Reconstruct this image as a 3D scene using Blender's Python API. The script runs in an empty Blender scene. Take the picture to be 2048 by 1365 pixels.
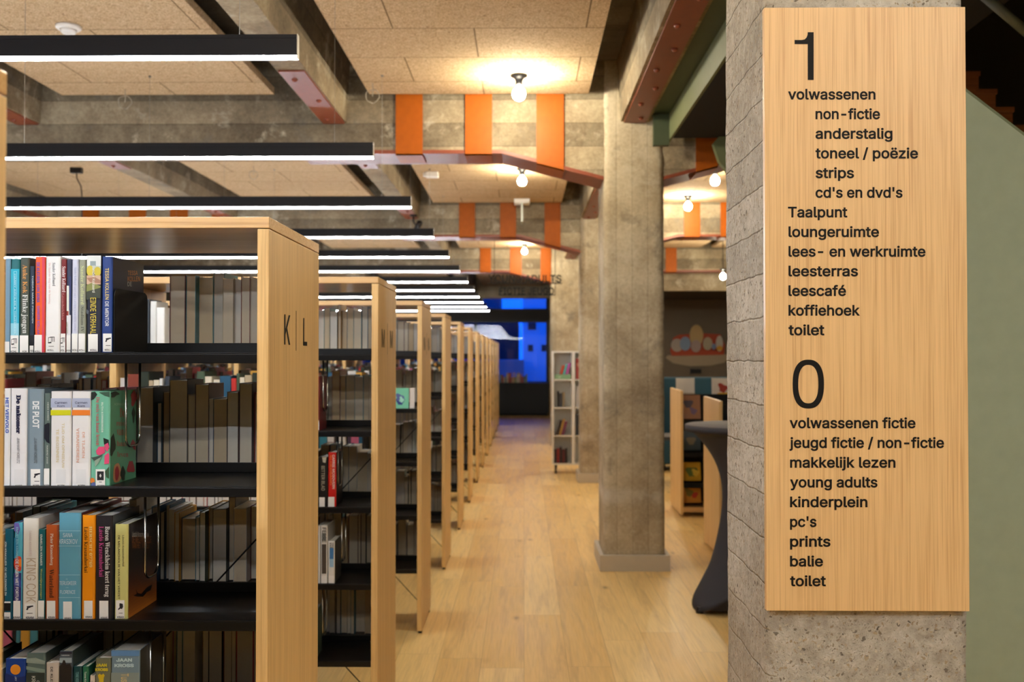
import bpy, math, random, os
from mathutils import Vector, Matrix, noise
from mathutils.bvhtree import BVHTree

S = bpy.context.scene
COL = S.collection
random.seed(11)

# ---------------------------------------------------------------- camera
F, CX, CY = 2000.0, 1024.0, 682.5
VX, VY = 1048.0, 714.0
EYE = Vector((0.0, 0.0, 1.67))
yaw = math.atan((VX - CX) / F)
pitch = math.atan((VY - CY) / math.hypot(F, VX - CX))
cam = bpy.data.objects.new('camera', bpy.data.cameras.new('camera'))
COL.objects.link(cam)
cam.location = EYE
cam.rotation_euler = (math.pi / 2 + pitch, 0, yaw)
cam.data.sensor_width = 36.0
cam.data.lens = F / 2048 * 36.0
cam.data.clip_start, cam.data.clip_end = 0.05, 200
cam.data.dof.use_dof = True
cam.data.dof.focus_distance = 2.42
cam.data.dof.aperture_fstop = 4.8
S.camera = cam

# ---------------------------------------------------------------- world: blue dusk sky
W = bpy.data.worlds.new('dusk'); S.world = W; W.use_nodes = True
WORLD_BG = W.node_tree.nodes['Background']
WORLD_BG.inputs[0].default_value = (0.004, 0.11, 1.0, 1)
WORLD_BG.inputs[1].default_value = 1.25
S.view_settings.view_transform = 'Standard'
S.view_settings.look = 'None'
S.view_settings.exposure = 0.58
S.view_settings.gamma = 1.0
S.view_settings.use_curve_mapping = False
UPLIGHT_POWER = 24.0
LED_POWER, LED_COLOR = 68.0, (0.87, 0.95, 1.05)
BULB_POWER, BULB_COLOR = 450.0, (1.0, 0.88, 0.66)
try:
    S.cycles.max_bounces = 8
    S.cycles.diffuse_bounces = 4
    S.cycles.sample_clamp_indirect = 4.0
    S.cycles.caustics_reflective = False
    S.cycles.caustics_refractive = False
except Exception:
    pass

# ---------------------------------------------------------------- pixel -> point on a real plane
RM = cam.rotation_euler.to_matrix()
def ray(px, py):
    return RM @ Vector(((px - CX) / F, -(py - CY) / F, -1.0))
def at(px, py, Y):
    d = ray(px, py); return EYE + d * (Y / d.y)
def atx(px, py, X):
    d = ray(px, py); return EYE + d * (X / d.x)

# ---------------------------------------------------------------- materials
def lin(c):
    return tuple(((v / 255) / 12.92 if v / 255 <= 0.04045 else ((v / 255 + 0.055) / 1.055) ** 2.4) for v in c)
_mats = {}
def base_mat(name):
    m = bpy.data.materials.new(name); m.use_nodes = True
    return m, m.node_tree, m.node_tree.nodes['Principled BSDF']
def mat(rgb, rough=0.5, metal=0.0, spec=0.5, name=None, fleck=0.0):
    """plain paint, card or metal, with a faint procedural mottling"""
    key = (tuple(rgb), rough, metal, spec, fleck)
    if key in _mats: return _mats[key]
    m, nt, b = base_mat(name or 'paint_%d_%d_%d' % tuple(rgb))
    c = lin(rgb)
    n = nt.nodes.new('ShaderNodeTexNoise'); n.inputs['Scale'].default_value = 18; n.inputs['Detail'].default_value = 3
    tc = nt.nodes.new('ShaderNodeTexCoord'); nt.links.new(tc.outputs['Object'], n.inputs['Vector'])
    mx = nt.nodes.new('ShaderNodeMix'); mx.data_type = 'RGBA'
    k = 0.06 + fleck
    mx.inputs[6].default_value = (*[v * (1 - k) for v in c], 1)
    mx.inputs[7].default_value = (*[min(1, v * (1 + k)) for v in c], 1)
    nt.links.new(n.outputs['Fac'], mx.inputs[0]); nt.links.new(mx.outputs[2], b.inputs['Base Color'])
    b.inputs['Roughness'].default_value = rough; b.inputs['Metallic'].default_value = metal
    b.inputs['Specular IOR Level'].default_value = spec
    _mats[key] = m
    return m
def nodes_of(nt):
    def N(t, **kw):
        n = nt.nodes.new(t)
        for k, v in kw.items():
            if k.startswith('i_'): n.inputs[k[2:].replace('_', ' ')].default_value = v
            else: setattr(n, k, v)
        return n
    return N, nt.links.new
def ramp(nt, stops):
    r = nt.nodes.new('ShaderNodeValToRGB'); e = r.color_ramp.elements
    while len(e) < len(stops): e.new(0.5)
    for el, (p, c) in zip(e, stops):
        el.position = p; el.color = (*c, 1)
    return r
def wood(name, light, dark, axis='z', fine=150.0, rough=0.42, broad=0.2):
    m, nt, b = base_mat(name); N, L = nodes_of(nt)
    tc = N('ShaderNodeTexCoord'); oi = N('ShaderNodeObjectInfo')
    mul = N('ShaderNodeMath', operation='MULTIPLY'); mul.inputs[1].default_value = 37.0; L(oi.outputs['Random'], mul.inputs[0])
    add = N('ShaderNodeVectorMath', operation='ADD'); L(tc.outputs['Object'], add.inputs[0]); L(mul.outputs[0], add.inputs[1])
    def layer(across, along, detail):
        mp = N('ShaderNodeMapping'); s = [across] * 3; s['xyz'.index(axis)] = along
        mp.inputs['Scale'].default_value = s; L(add.outputs[0], mp.inputs['Vector'])
        n = N('ShaderNodeTexNoise', i_Scale=1.0, i_Detail=detail, i_Roughness=0.6); L(mp.outputs[0], n.inputs['Vector']); return n
    a, c, d = layer(fine * 1.6, 4.0, 2), layer(fine * 0.5, 0.9, 2), layer(9, 0.4, 2)
    m1 = N('ShaderNodeMix', data_type='FLOAT'); m1.inputs[0].default_value = 0.38; L(a.outputs['Fac'], m1.inputs[2]); L(c.outputs['Fac'], m1.inputs[3])
    m2 = N('ShaderNodeMix', data_type='FLOAT'); m2.inputs[0].default_value = broad; L(m1.outputs[0], m2.inputs[2]); L(d.outputs['Fac'], m2.inputs[3])
    r = ramp(nt, [(0.36, lin(dark)), (0.52, lin(light)), (0.68, tuple(min(1, v * 1.1) for v in lin(light)))])
    L(m2.outputs[0], r.inputs[0]); L(r.outputs[0], b.inputs['Base Color'])
    bp = N('ShaderNodeBump', i_Strength=0.06, i_Distance=0.002); L(m1.outputs[0], bp.inputs['Height']); L(bp.outputs[0], b.inputs['Normal'])
    b.inputs['Roughness'].default_value = rough
    return m
def concrete(name, c_mid, c_dark, c_light, boards=(0, 0, 10.5), pebbles=0.0, grit=0.3, bump=0.35, board_mix=0.5, scale=1.0, sides_only=False, patches=False, wobble=0.14, wob_scale=3.0, seam_mix=0.28):
    """board-marked raw concrete; boards = seams per metre along x, y, z"""
    m, nt, b = base_mat(name); N, L = nodes_of(nt)
    tc = N('ShaderNodeTexCoord')
    n1 = N('ShaderNodeTexNoise', i_Scale=1.7 * scale, i_Detail=8, i_Roughness=0.65); L(tc.outputs['Object'], n1.inputs['Vector'])
    n2 = N('ShaderNodeTexNoise', i_Scale=38 * scale, i_Detail=6, i_Roughness=0.7); L(tc.outputs['Object'], n2.inputs['Vector'])
    mx = N('ShaderNodeMix', data_type='FLOAT'); mx.inputs[0].default_value = grit
    L(n1.outputs['Fac'], mx.inputs[2]); L(n2.outputs['Fac'], mx.inputs[3])
    r = ramp(nt, [(0.34, lin(c_dark)), (0.5, lin(c_mid)), (0.66, lin(c_light))]); L(mx.outputs[0], r.inputs[0])
    sep = N('ShaderNodeSeparateXYZ'); L(tc.outputs['Object'], sep.inputs[0])
    n3 = N('ShaderNodeTexNoise', i_Scale=wob_scale, i_Detail=3); L(tc.outputs['Object'], n3.inputs['Vector'])
    seam = None; tone = None
    for ax, k in zip('XYZ', boards):
        if not k: continue
        ml = N('ShaderNodeMath', operation='MULTIPLY_ADD'); ml.inputs[1].default_value = k; L(sep.outputs[ax], ml.inputs[0])
        sc = N('ShaderNodeMath', operation='MULTIPLY'); sc.inputs[1].default_value = wobble; L(n3.outputs['Fac'], sc.inputs[0]); L(sc.outputs[0], ml.inputs[2])
        fr = N('ShaderNodeMath', operation='FRACT'); L(ml.outputs[0], fr.inputs[0])
        pp = N('ShaderNodeMath', operation='PINGPONG'); pp.inputs[1].default_value = 0.5; L(fr.outputs[0], pp.inputs[0])
        sm = N('ShaderNodeMapRange', interpolation_type='SMOOTHSTEP'); sm.inputs[1].default_value = 0.0; sm.inputs[2].default_value = 0.035; L(pp.outputs[0], sm.inputs[0])
        fl = N('ShaderNodeMath', operation='FLOOR'); L(ml.outputs[0], fl.inputs[0])
        wn = N('ShaderNodeTexWhiteNoise', noise_dimensions='1D'); L(fl.outputs[0], wn.inputs['W'])
        if seam:
            mn = N('ShaderNodeMath', operation='MINIMUM'); L(seam.outputs[0], mn.inputs[0]); L(sm.outputs[0], mn.inputs[1]); seam = mn
        else: seam, tone = sm, wn
    col = r.outputs[0]
    if seam:
        mm = N('ShaderNodeMix', data_type='RGBA', blend_type='MULTIPLY'); mm.inputs[0].default_value = board_mix
        rr = ramp(nt, [(0.0, (0.62, 0.6, 0.58)), (1.0, (1.25, 1.22, 1.18))]); L(tone.outputs['Value'], rr.inputs[0])
        L(col, mm.inputs[6]); L(rr.outputs[0], mm.inputs[7]); col = mm.outputs[2]
        m3 = N('ShaderNodeMix', data_type='RGBA', blend_type='MULTIPLY'); m3.inputs[0].default_value = seam_mix
        r3 = ramp(nt, [(0.0, (0.45, 0.42, 0.4)), (1.0, (1, 1, 1))]); L(seam.outputs[0], r3.inputs[0])
        L(col, m3.inputs[6]); L(r3.outputs[0], m3.inputs[7]); col = m3.outputs[2]
    if sides_only:
        ge = N('ShaderNodeNewGeometry'); sn = N('ShaderNodeSeparateXYZ'); L(ge.outputs['True Normal'], sn.inputs[0])
        ab = N('ShaderNodeMath', operation='ABSOLUTE'); L(sn.outputs['X'], ab.inputs[0])
        inv = N('ShaderNodeMix', data_type='FLOAT'); L(ab.outputs[0], inv.inputs[0]); inv.inputs[2].default_value = 1.0; L(seam.outputs[0], inv.inputs[3])
        for lk in list(r3.inputs[0].links): nt.links.remove(lk)
        L(inv.outputs[0], r3.inputs[0]); seam = inv
        mk = N('ShaderNodeMath', operation='MULTIPLY'); mk.inputs[1].default_value = board_mix; L(ab.outputs[0], mk.inputs[0]); L(mk.outputs[0], mm.inputs[0])
    if patches:
        pn = N('ShaderNodeTexNoise', i_Scale=3.1, i_Detail=9, i_Roughness=0.72, i_Distortion=0.3); L(tc.outputs['Object'], pn.inputs['Vector'])
        for lo, hi, pc in ((0.56, 0.68, (200, 190, 168)), (0.44, 0.32, (108, 102, 92))):
            mr = N('ShaderNodeMapRange'); mr.inputs[1].default_value = lo; mr.inputs[2].default_value = hi; L(pn.outputs['Fac'], mr.inputs[0])
            fm = N('ShaderNodeMath', operation='MULTIPLY'); fm.inputs[1].default_value = 0.65; L(mr.outputs[0], fm.inputs[0])
            mp4 = N('ShaderNodeMix', data_type='RGBA'); mp4.inputs[7].default_value = (*lin(pc), 1); L(fm.outputs[0], mp4.inputs[0]); L(col, mp4.inputs[6]); col = mp4.outputs[2]
        band = N('ShaderNodeMapRange', interpolation_type='SMOOTHSTEP'); band.inputs[1].default_value = 0.10; band.inputs[2].default_value = 0.0
        dz = N('ShaderNodeMath', operation='SUBTRACT'); dz.inputs[1].default_value = 0.58; L(sep.outputs['Z'], dz.inputs[0])
        da = N('ShaderNodeMath', operation='ABSOLUTE'); L(dz.outputs[0], da.inputs[0]); L(da.outputs[0], band.inputs[0])
        bf = N('ShaderNodeMath', operation='MULTIPLY', use_clamp=True); sh = N('ShaderNodeMapRange'); sh.inputs[1].default_value = 0.36; sh.inputs[2].default_value = 0.6; sh.inputs[4].default_value = 0.9; L(n1.outputs['Fac'], sh.inputs[0]); L(band.outputs[0], bf.inputs[0]); L(sh.outputs[0], bf.inputs[1])
        mb_ = N('ShaderNodeMix', data_type='RGBA'); mb_.inputs[7].default_value = (*lin((206, 200, 186)), 1); L(bf.outputs[0], mb_.inputs[0]); L(col, mb_.inputs[6]); col = mb_.outputs[2]
    h = n2.outputs['Fac']
    if pebbles:
        dn = N('ShaderNodeTexNoise', i_Scale=pebbles * 0.9, i_Detail=3); L(tc.outputs['Object'], dn.inputs['Vector'])
        ds = N('ShaderNodeVectorMath', operation='SCALE'); ds.inputs[3].default_value = 0.022; L(dn.outputs['Color'], ds.inputs[0])
        dv = N('ShaderNodeVectorMath', operation='ADD'); L(tc.outputs['Object'], dv.inputs[0]); L(ds.outputs[0], dv.inputs[1])
        v = N('ShaderNodeTexVoronoi', i_Scale=pebbles, i_Randomness=1.0); L(dv.outputs[0], v.inputs['Vector'])
        st = N('ShaderNodeMath', operation='LESS_THAN'); st.inputs[1].default_value = 0.36; L(v.outputs['Distance'], st.inputs[0])
        sepc = N('ShaderNodeSeparateColor'); L(v.outputs['Color'], sepc.inputs[0])
        g = N('ShaderNodeMath', operation='GREATER_THAN'); g.inputs[1].default_value = 0.52; L(sepc.outputs[0], g.inputs[0])
        f = N('ShaderNodeMath', operation='MULTIPLY'); L(st.outputs[0], f.inputs[0]); L(g.outputs[0], f.inputs[1])
        pr = ramp(nt, [(0.0, lin((100, 94, 86))), (0.3, lin((140, 128, 110))), (0.75, lin((160, 144, 118))), (1.0, lin((190, 180, 160)))]); L(sepc.outputs[1], pr.inputs[0])
        m4 = N('ShaderNodeMix', data_type='RGBA'); L(f.outputs[0], m4.inputs[0]); L(col, m4.inputs[6]); L(pr.outputs[0], m4.inputs[7]); col = m4.outputs[2]
        v2 = N('ShaderNodeTexVoronoi', i_Scale=pebbles * 1.7); L(dv.outputs[0], v2.inputs['Vector'])
        pit = N('ShaderNodeMapRange'); pit.inputs[1].default_value = 0.0; pit.inputs[2].default_value = 0.22; L(v2.outputs['Distance'], pit.inputs[0])
        hm = N('ShaderNodeMath', operation='ADD'); L(h, hm.inputs[0]); L(pit.outputs[0], hm.inputs[1]); h = hm.outputs[0]
    if seam:
        ha = N('ShaderNodeMath', operation='MULTIPLY_ADD'); ha.inputs[1].default_value = 0.5; L(h, ha.inputs[2]); L(seam.outputs[0], ha.inputs[0]); h = ha.outputs[0]
    bp = N('ShaderNodeBump', i_Strength=bump, i_Distance=0.01); L(h, bp.inputs['Height']); L(bp.outputs[0], b.inputs['Normal'])
    L(col, b.inputs['Base Color']); b.inputs['Roughness'].default_value = 0.85; b.inputs['Specular IOR Level'].default_value = 0.25
    return m
def emitter(name, color, power):
    m, nt, b = base_mat(name)
    b.inputs['Base Color'].default_value = (0.9, 0.9, 0.9, 1)
    b.inputs['Emission Color'].default_value = (*color, 1); b.inputs['Emission Strength'].default_value = power
    return m
def floor_mat():
    m, nt, b = base_mat('oak_plank_floor'); N, L = nodes_of(nt)
    tc = N('ShaderNodeTexCoord'); sep = N('ShaderNodeSeparateXYZ'); L(tc.outputs['Object'], sep.inputs[0])
    # rows of planks along y, each row pushed along by its own amount
    rw = N('ShaderNodeMath', operation='DIVIDE'); rw.inputs[1].default_value = 0.235; L(sep.outputs['X'], rw.inputs[0])
    fl = N('ShaderNodeMath', operation='FLOOR'); L(rw.outputs[0], fl.inputs[0])
    wn = N('ShaderNodeTexWhiteNoise', noise_dimensions='1D'); L(fl.outputs[0], wn.inputs['W'])
    ln = N('ShaderNodeMath', operation='DIVIDE'); ln.inputs[1].default_value = 1.9; L(sep.outputs['Y'], ln.inputs[0])
    ad = N('ShaderNodeMath', operation='ADD'); L(ln.outputs[0], ad.inputs[0]); L(wn.outputs['Value'], ad.inputs[1])
    fy = N('ShaderNodeMath', operation='FLOOR'); L(ad.outputs[0], fy.inputs[0])
    cmb = N('ShaderNodeCombineXYZ'); L(fl.outputs[0], cmb.inputs[0]); L(fy.outputs[0], cmb.inputs[1])
    w2 = N('ShaderNodeTexWhiteNoise', noise_dimensions='3D'); L(cmb.outputs[0], w2.inputs['Vector'])
    def edge(src, w):
        fr = N('ShaderNodeMath', operation='FRACT'); L(src.outputs[0], fr.inputs[0])
        pp = N('ShaderNodeMath', operation='PINGPONG'); pp.inputs[1].default_value = 0.5; L(fr.outputs[0], pp.inputs[0])
        mr = N('ShaderNodeMapRange'); mr.inputs[1].default_value = 0; mr.inputs[2].default_value = w; L(pp.outputs[0], mr.inputs[0]); return mr
    e1, e2 = edge(rw, 0.008), edge(ad, 0.0012)
    em = N('ShaderNodeMath', operation='MINIMUM'); L(e1.outputs[0], em.inputs[0]); L(e2.outputs[0], em.inputs[1])
    off = N('ShaderNodeVectorMath', operation='SCALE'); off.inputs[3].default_value = 9.0; L(w2.outputs['Color'], off.inputs[0])
    va = N('ShaderNodeVectorMath', operation='ADD'); L(tc.outputs['Object'], va.inputs[0]); L(off.outputs[0], va.inputs[1])
    mp = N('ShaderNodeMapping'); mp.inputs['Scale'].default_value = (16, 1.1, 1); L(va.outputs[0], mp.inputs[0])
    g = N('ShaderNodeTexNoise', i_Scale=1.0, i_Detail=7, i_Roughness=0.62, i_Distortion=0.7); L(mp.outputs[0], g.inputs['Vector'])
    mp2 = N('ShaderNodeMapping'); mp2.inputs['Scale'].default_value = (130, 4, 1); L(va.outputs[0], mp2.inputs[0])
    g2 = N('ShaderNodeTexNoise', i_Scale=1.0, i_Detail=3); L(mp2.outputs[0], g2.inputs['Vector'])
    r1 = ramp(nt, [(0.0, lin((224, 182, 108))), (0.5, lin((233, 194, 121))), (1.0, lin((240, 205, 136)))]); L(w2.outputs['Value'], r1.inputs[0])
    r2 = ramp(nt, [(0.3, (0.7, 0.63, 0.55)), (0.5, (1, 1, 1)), (0.75, (1.08, 1.06, 1.02))]); L(g.outputs['Fac'], r2.inputs[0])
    m1 = N('ShaderNodeMix', data_type='RGBA', blend_type='MULTIPLY'); m1.inputs[0].default_value = 0.75; L(r1.outputs[0], m1.inputs[6]); L(r2.outputs[0], m1.inputs[7])
    r3 = ramp(nt, [(0.3, (0.82, 0.79, 0.75)), (0.6, (1, 1, 1))]); L(g2.outputs['Fac'], r3.inputs[0])
    m2 = N('ShaderNodeMix', data_type='RGBA', blend_type='MULTIPLY'); m2.inputs[0].default_value = 0.7; L(m1.outputs[2], m2.inputs[6]); L(r3.outputs[0], m2.inputs[7])
    kv = N('ShaderNodeTexVoronoi', i_Scale=1.0); mk = N('ShaderNodeMapping'); mk.inputs['Scale'].default_value = (3.4, 1.5, 1); L(va.outputs[0], mk.inputs[0]); L(mk.outputs[0], kv.inputs['Vector'])
    kr = ramp(nt, [(0.02, (0.28, 0.2, 0.14)), (0.075, (0.85, 0.8, 0.74)), (0.13, (1, 1, 1))]); L(kv.outputs['Distance'], kr.inputs[0])
    m4 = N('ShaderNodeMix', data_type='RGBA', blend_type='MULTIPLY'); m4.inputs[0].default_value = 0.85; L(m2.outputs[2], m4.inputs[6]); L(kr.outputs[0], m4.inputs[7])
    m3 = N('ShaderNodeMix', data_type='RGBA', blend_type='MULTIPLY'); m3.inputs[0].default_value = 0.7
    r4 = ramp(nt, [(0, (0.3, 0.22, 0.15)), (1, (1, 1, 1))]); L(em.outputs[0], r4.inputs[0])
    L(m4.outputs[2], m3.inputs[6]); L(r4.outputs[0], m3.inputs[7]); L(m3.outputs[2], b.inputs['Base Color'])
    rr = ramp(nt, [(0.3, (0.36,) * 3), (0.7, (0.5,) * 3)]); L(g.outputs['Fac'], rr.inputs[0]); L(rr.outputs[0], b.inputs['Roughness'])
    bp = N('ShaderNodeBump', i_Strength=0.12, i_Distance=0.003); L(em.outputs[0], bp.inputs['Height']); L(bp.outputs[0], b.inputs['Normal'])
    return m
def woolboard():
    """wood-wool acoustic board with butt joints"""
    m, nt, b = base_mat('wood_wool_board'); N, L = nodes_of(nt)
    tc = N('ShaderNodeTexCoord')
    n = N('ShaderNodeTexNoise', i_Scale=48, i_Detail=5, i_Roughness=0.75, i_Distortion=2.5); L(tc.outputs['Object'], n.inputs['Vector'])
    n0 = N('ShaderNodeTexNoise', i_Scale=1.3, i_Detail=2); L(tc.outputs['Object'], n0.inputs['Vector'])
    r = ramp(nt, [(0.36, lin((132, 106, 76))), (0.5, lin((204, 176, 138))), (0.64, lin((232, 212, 178)))]); L(n.outputs['Fac'], r.inputs[0])
    br = N('ShaderNodeTexBrick'); br.offset = 0.42
    br.inputs['Scale'].default_value = 1.0; br.inputs['Brick Width'].default_value = 1.2; br.inputs['Row Height'].default_value = 0.6
    br.inputs['Mortar Size'].default_value = 0.0045; br.inputs['Mortar Smooth'].default_value = 0.1
    br.inputs['Color1'].default_value = (1, 1, 1, 1); br.inputs['Color2'].default_value = (0.92, 0.92, 0.92, 1); br.inputs['Mortar'].default_value = (0.3, 0.27, 0.22, 1)
    mp = N('ShaderNodeMapping'); mp.inputs['Location'].default_value = (0.31, 0.43, 0); L(tc.outputs['Object'], mp.inputs[0]); L(mp.outputs[0], br.inputs['Vector'])
    mm = N('ShaderNodeMix', data_type='RGBA', blend_type='MULTIPLY'); mm.inputs[0].default_value = 1.0; L(r.outputs[0], mm.inputs[6]); L(br.outputs['Color'], mm.inputs[7])
    L(mm.outputs[2], b.inputs['Base Color']); b.inputs['Roughness'].default_value = 0.95; b.inputs['Specular IOR Level'].default_value = 0.1
    bp = N('ShaderNodeBump', i_Strength=0.5, i_Distance=0.006); L(n.outputs['Fac'], bp.inputs['Height']); L(bp.outputs[0], b.inputs['Normal'])
    return m
def glass_mat():
    m, nt, b = base_mat('window_glass'); N, L = nodes_of(nt)
    nt.nodes.remove(b); out = [x for x in nt.nodes if x.type == 'OUTPUT_MATERIAL'][0]
    t = N('ShaderNodeBsdfTransparent'); g = N('ShaderNodeBsdfGlossy'); g.inputs['Roughness'].default_value = 0.0
    fr = N('ShaderNodeFresnel'); fr.inputs[0].default_value = 1.3
    mx = N('ShaderNodeMixShader'); L(fr.outputs[0], mx.inputs[0]); L(t.outputs[0], mx.inputs[1]); L(g.outputs[0], mx.inputs[2]); L(mx.outputs[0], out.inputs[0])
    return m

OAK_Z = wood('oak_veneer_upright', (224, 186, 124), (200, 160, 102), 'z')
OAK_X = wood('oak_veneer_board', (214, 174, 118), (190, 148, 94), 'x', rough=0.24)
OAK_SIGN = wood('oak_veneer_sign', (214, 176, 122), (192, 150, 98), 'z', fine=170, broad=0.12)
BLACK = mat((7, 7, 9), 0.32, 0.0, 0.4, name='black_powder_coat')
BLACK_MATT = mat((9, 9, 10), 0.6, 0.0, 0.3, name='black_matt')
CHROME = mat((190, 188, 182), 0.22, 1.0, name='chrome_wire')
STEEL = mat((150, 148, 142), 0.4, 0.8, name='steel_cable')
LAMP_BLACK = mat((17, 19, 27), 0.5, 0.0, 0.3, name='lamp_housing')
INK = mat((15, 13, 11), 0.6, 0.0, 0.2, name='black_lettering')
LED = emitter('led_diffuser', LED_COLOR, LED_POWER)
UPLED = emitter('uplight_diffuser', LED_COLOR, UPLIGHT_POWER)
GLOW = emitter('bulb_glow', BULB_COLOR, BULB_POWER)
RUST = mat((128, 62, 38), 0.42, name='red_lead_paint', fleck=0.12)
ORANGE = mat((160, 80, 8), 0.5, 0.0, 0.22, name='orange_lead_paint', fleck=0.12)
GREEN = mat((104, 112, 78), 0.55, name='green_steel_paint', fleck=0.05)
GREEN_D = mat((62, 72, 48), 0.6, name='dark_green_steel_paint', fleck=0.05)
SAGE = mat((162, 173, 146), 0.7, name='sage_stair_paint', fleck=0.04)
WHITE = mat((242, 240, 234), 0.5, name='white_laminate')
CONC_COL = concrete('column_concrete', (172, 159, 134), (134, 119, 96), (204, 193, 168), boards=(8.2, 8.2, 0), bump=0.4, board_mix=0.4, seam_mix=0.5, wobble=0.08, patches=True)
CONC_NEAR = concrete('near_column_concrete', (174, 167, 154), (134, 126, 112), (206, 200, 188), boards=(0, 0, 9.6), pebbles=92, grit=0.5, bump=0.9, board_mix=0.35, sides_only=True, wobble=0.17, wob_scale=9.0)
CONC_BEAM = concrete('beam_concrete', (136, 123, 101), (98, 87, 70), (174, 162, 136), boards=(0, 0, 5.4), seam_mix=0.65, wobble=0.06, bump=0.4, board_mix=0.8, patches=True)
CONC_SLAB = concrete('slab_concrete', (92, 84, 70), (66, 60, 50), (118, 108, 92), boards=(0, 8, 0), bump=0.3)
WOOL = woolboard()

# ---------------------------------------------------------------- mesh helpers
class MB:
    def __init__(s): s.v, s.f, s.m = [], [], []
    def poly(s, pts, mi=0):
        i = len(s.v); s.v += [tuple(p) for p in pts]; s.f.append(tuple(range(i, i + len(pts)))); s.m.append(mi); return s
    def raw(s, vs, fs, mi=0):
        i = len(s.v); s.v += [tuple(p) for p in vs]
        for f in fs: s.f.append(tuple(i + k for k in f)); s.m.append(mi)
        return s
    def box(s, x0, x1, y0, y1, z0, z1, mi=0):
        return s.raw([(x0, y0, z0), (x1, y0, z0), (x1, y1, z0), (x0, y1, z0), (x0, y0, z1), (x1, y0, z1), (x1, y1, z1), (x0, y1, z1)],
                     [(0, 3, 2, 1), (4, 5, 6, 7), (0, 1, 5, 4), (1, 2, 6, 5), (2, 3, 7, 6), (3, 0, 4, 7)], mi)
    def prism(s, pts, axis, a, b, mi=0):
        """polygon of (u, v) pushed along an axis: 'y' takes (x, z), 'x' takes (y, z), 'z' takes (x, y)"""
        def p(u, v, w): return {'y': (u, w, v), 'x': (w, u, v), 'z': (u, v, w)}[axis]
        n = len(pts); vs = [p(u, v, a) for u, v in pts] + [p(u, v, b) for u, v in pts]
        return s.raw(vs, [tuple(range(n)), tuple(range(2 * n - 1, n - 1, -1))] + [(i, i + n, (i + 1) % n + n, (i + 1) % n) for i in range(n)], mi)
    def tube(s, path, r, n=8, mi=0):
        P = [Vector(p) for p in path]; vs, fs = [], []
        for i, p in enumerate(P):
            d = (P[min(i + 1, len(P) - 1)] - P[max(i - 1, 0)]).normalized()
            u = d.cross(Vector((0.3, 0.5, 0.81)) if abs(d.z) < 0.9 else Vector((1, 0.2, 0))).normalized(); w = d.cross(u)
            vs += [p + (u * math.cos(2 * math.pi * k / n) + w * math.sin(2 * math.pi * k / n)) * r for k in range(n)]
        for i in range(len(P) - 1):
            for k in range(n): fs.append((i * n + k, i * n + (k + 1) % n, (i + 1) * n + (k + 1) % n, (i + 1) * n + k))
        fs.append(tuple(range(n - 1, -1, -1))); fs.append(tuple(range((len(P) - 1) * n, len(P) * n)))
        return s.raw(vs, fs, mi)
    def lathe(s, prof, c=(0, 0, 0), n=24, mi=0, fr=None):
        """profile of (radius, z); fr(radius, z, angle) may reshape it"""
        vs, fs = [], []
        for r, z in prof:
            for k in range(n):
                a = 2 * math.pi * k / n; rr = fr(r, z, a) if fr else r
                zz = z
                if isinstance(rr, tuple): rr, zz = rr
                vs.append((c[0] + rr * math.cos(a), c[1] + rr * math.sin(a), c[2] + zz))
        for i in range(len(prof) - 1):
            for k in range(n): fs.append((i * n + k, i * n + (k + 1) % n, (i + 1) * n + (k + 1) % n, (i + 1) * n + k))
        if prof[0][0] > 0: fs.append(tuple(range(n - 1, -1, -1)))
        if prof[-1][0] > 0: fs.append(tuple(range((len(prof) - 1) * n, len(prof) * n)))
        return s.raw(vs, fs, mi)
    def build(s, name, mats, parent=None, loc=(0, 0, 0), smooth=False, bevel=0.0):
        me = bpy.data.meshes.new(name); me.from_pydata(s.v, [], s.f)
        for m in (mats if isinstance(mats, (list, tuple)) else [mats]): me.materials.append(m)
        if any(s.m): me.polygons.foreach_set('material_index', s.m)
        if smooth: me.polygons.foreach_set('use_smooth', [True] * len(me.polygons))
        me.update()
        o = bpy.data.objects.new(name, me); o.location = loc; COL.objects.link(o)
        if parent: o.parent = parent
        if bevel:
            b = o.modifiers.new('bevel', 'BEVEL'); b.width = bevel; b.segments = 2; b.limit_method = 'ANGLE'
        return o
def tag(o, label, cat, group=None, kind=None):
    o['label'] = label; o['category'] = cat
    if group: o['group'] = group
    if kind: o['kind'] = kind
    return o
def empty(name, loc, label, cat, group=None, kind=None):
    o = bpy.data.objects.new(name, None); o.location = loc; o.empty_display_size = 0.1; COL.objects.link(o)
    return tag(o, label, cat, group, kind)
def copy_tree(o, parent=None):
    c = o.copy(); COL.objects.link(c)
    if parent: c.parent = parent
    for ch in list(o.children): copy_tree(ch, c)
    return c
ORD = ['first', 'second', 'third', 'fourth', 'fifth', 'sixth', 'seventh', 'eighth', 'ninth', 'tenth', 'eleventh', 'twelfth', 'thirteenth', 'fourteenth', 'fifteenth',
       'sixteenth', 'seventeenth', 'eighteenth', 'nineteenth', 'twentieth'] + ['number %d' % i for i in range(21, 90)]

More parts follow.
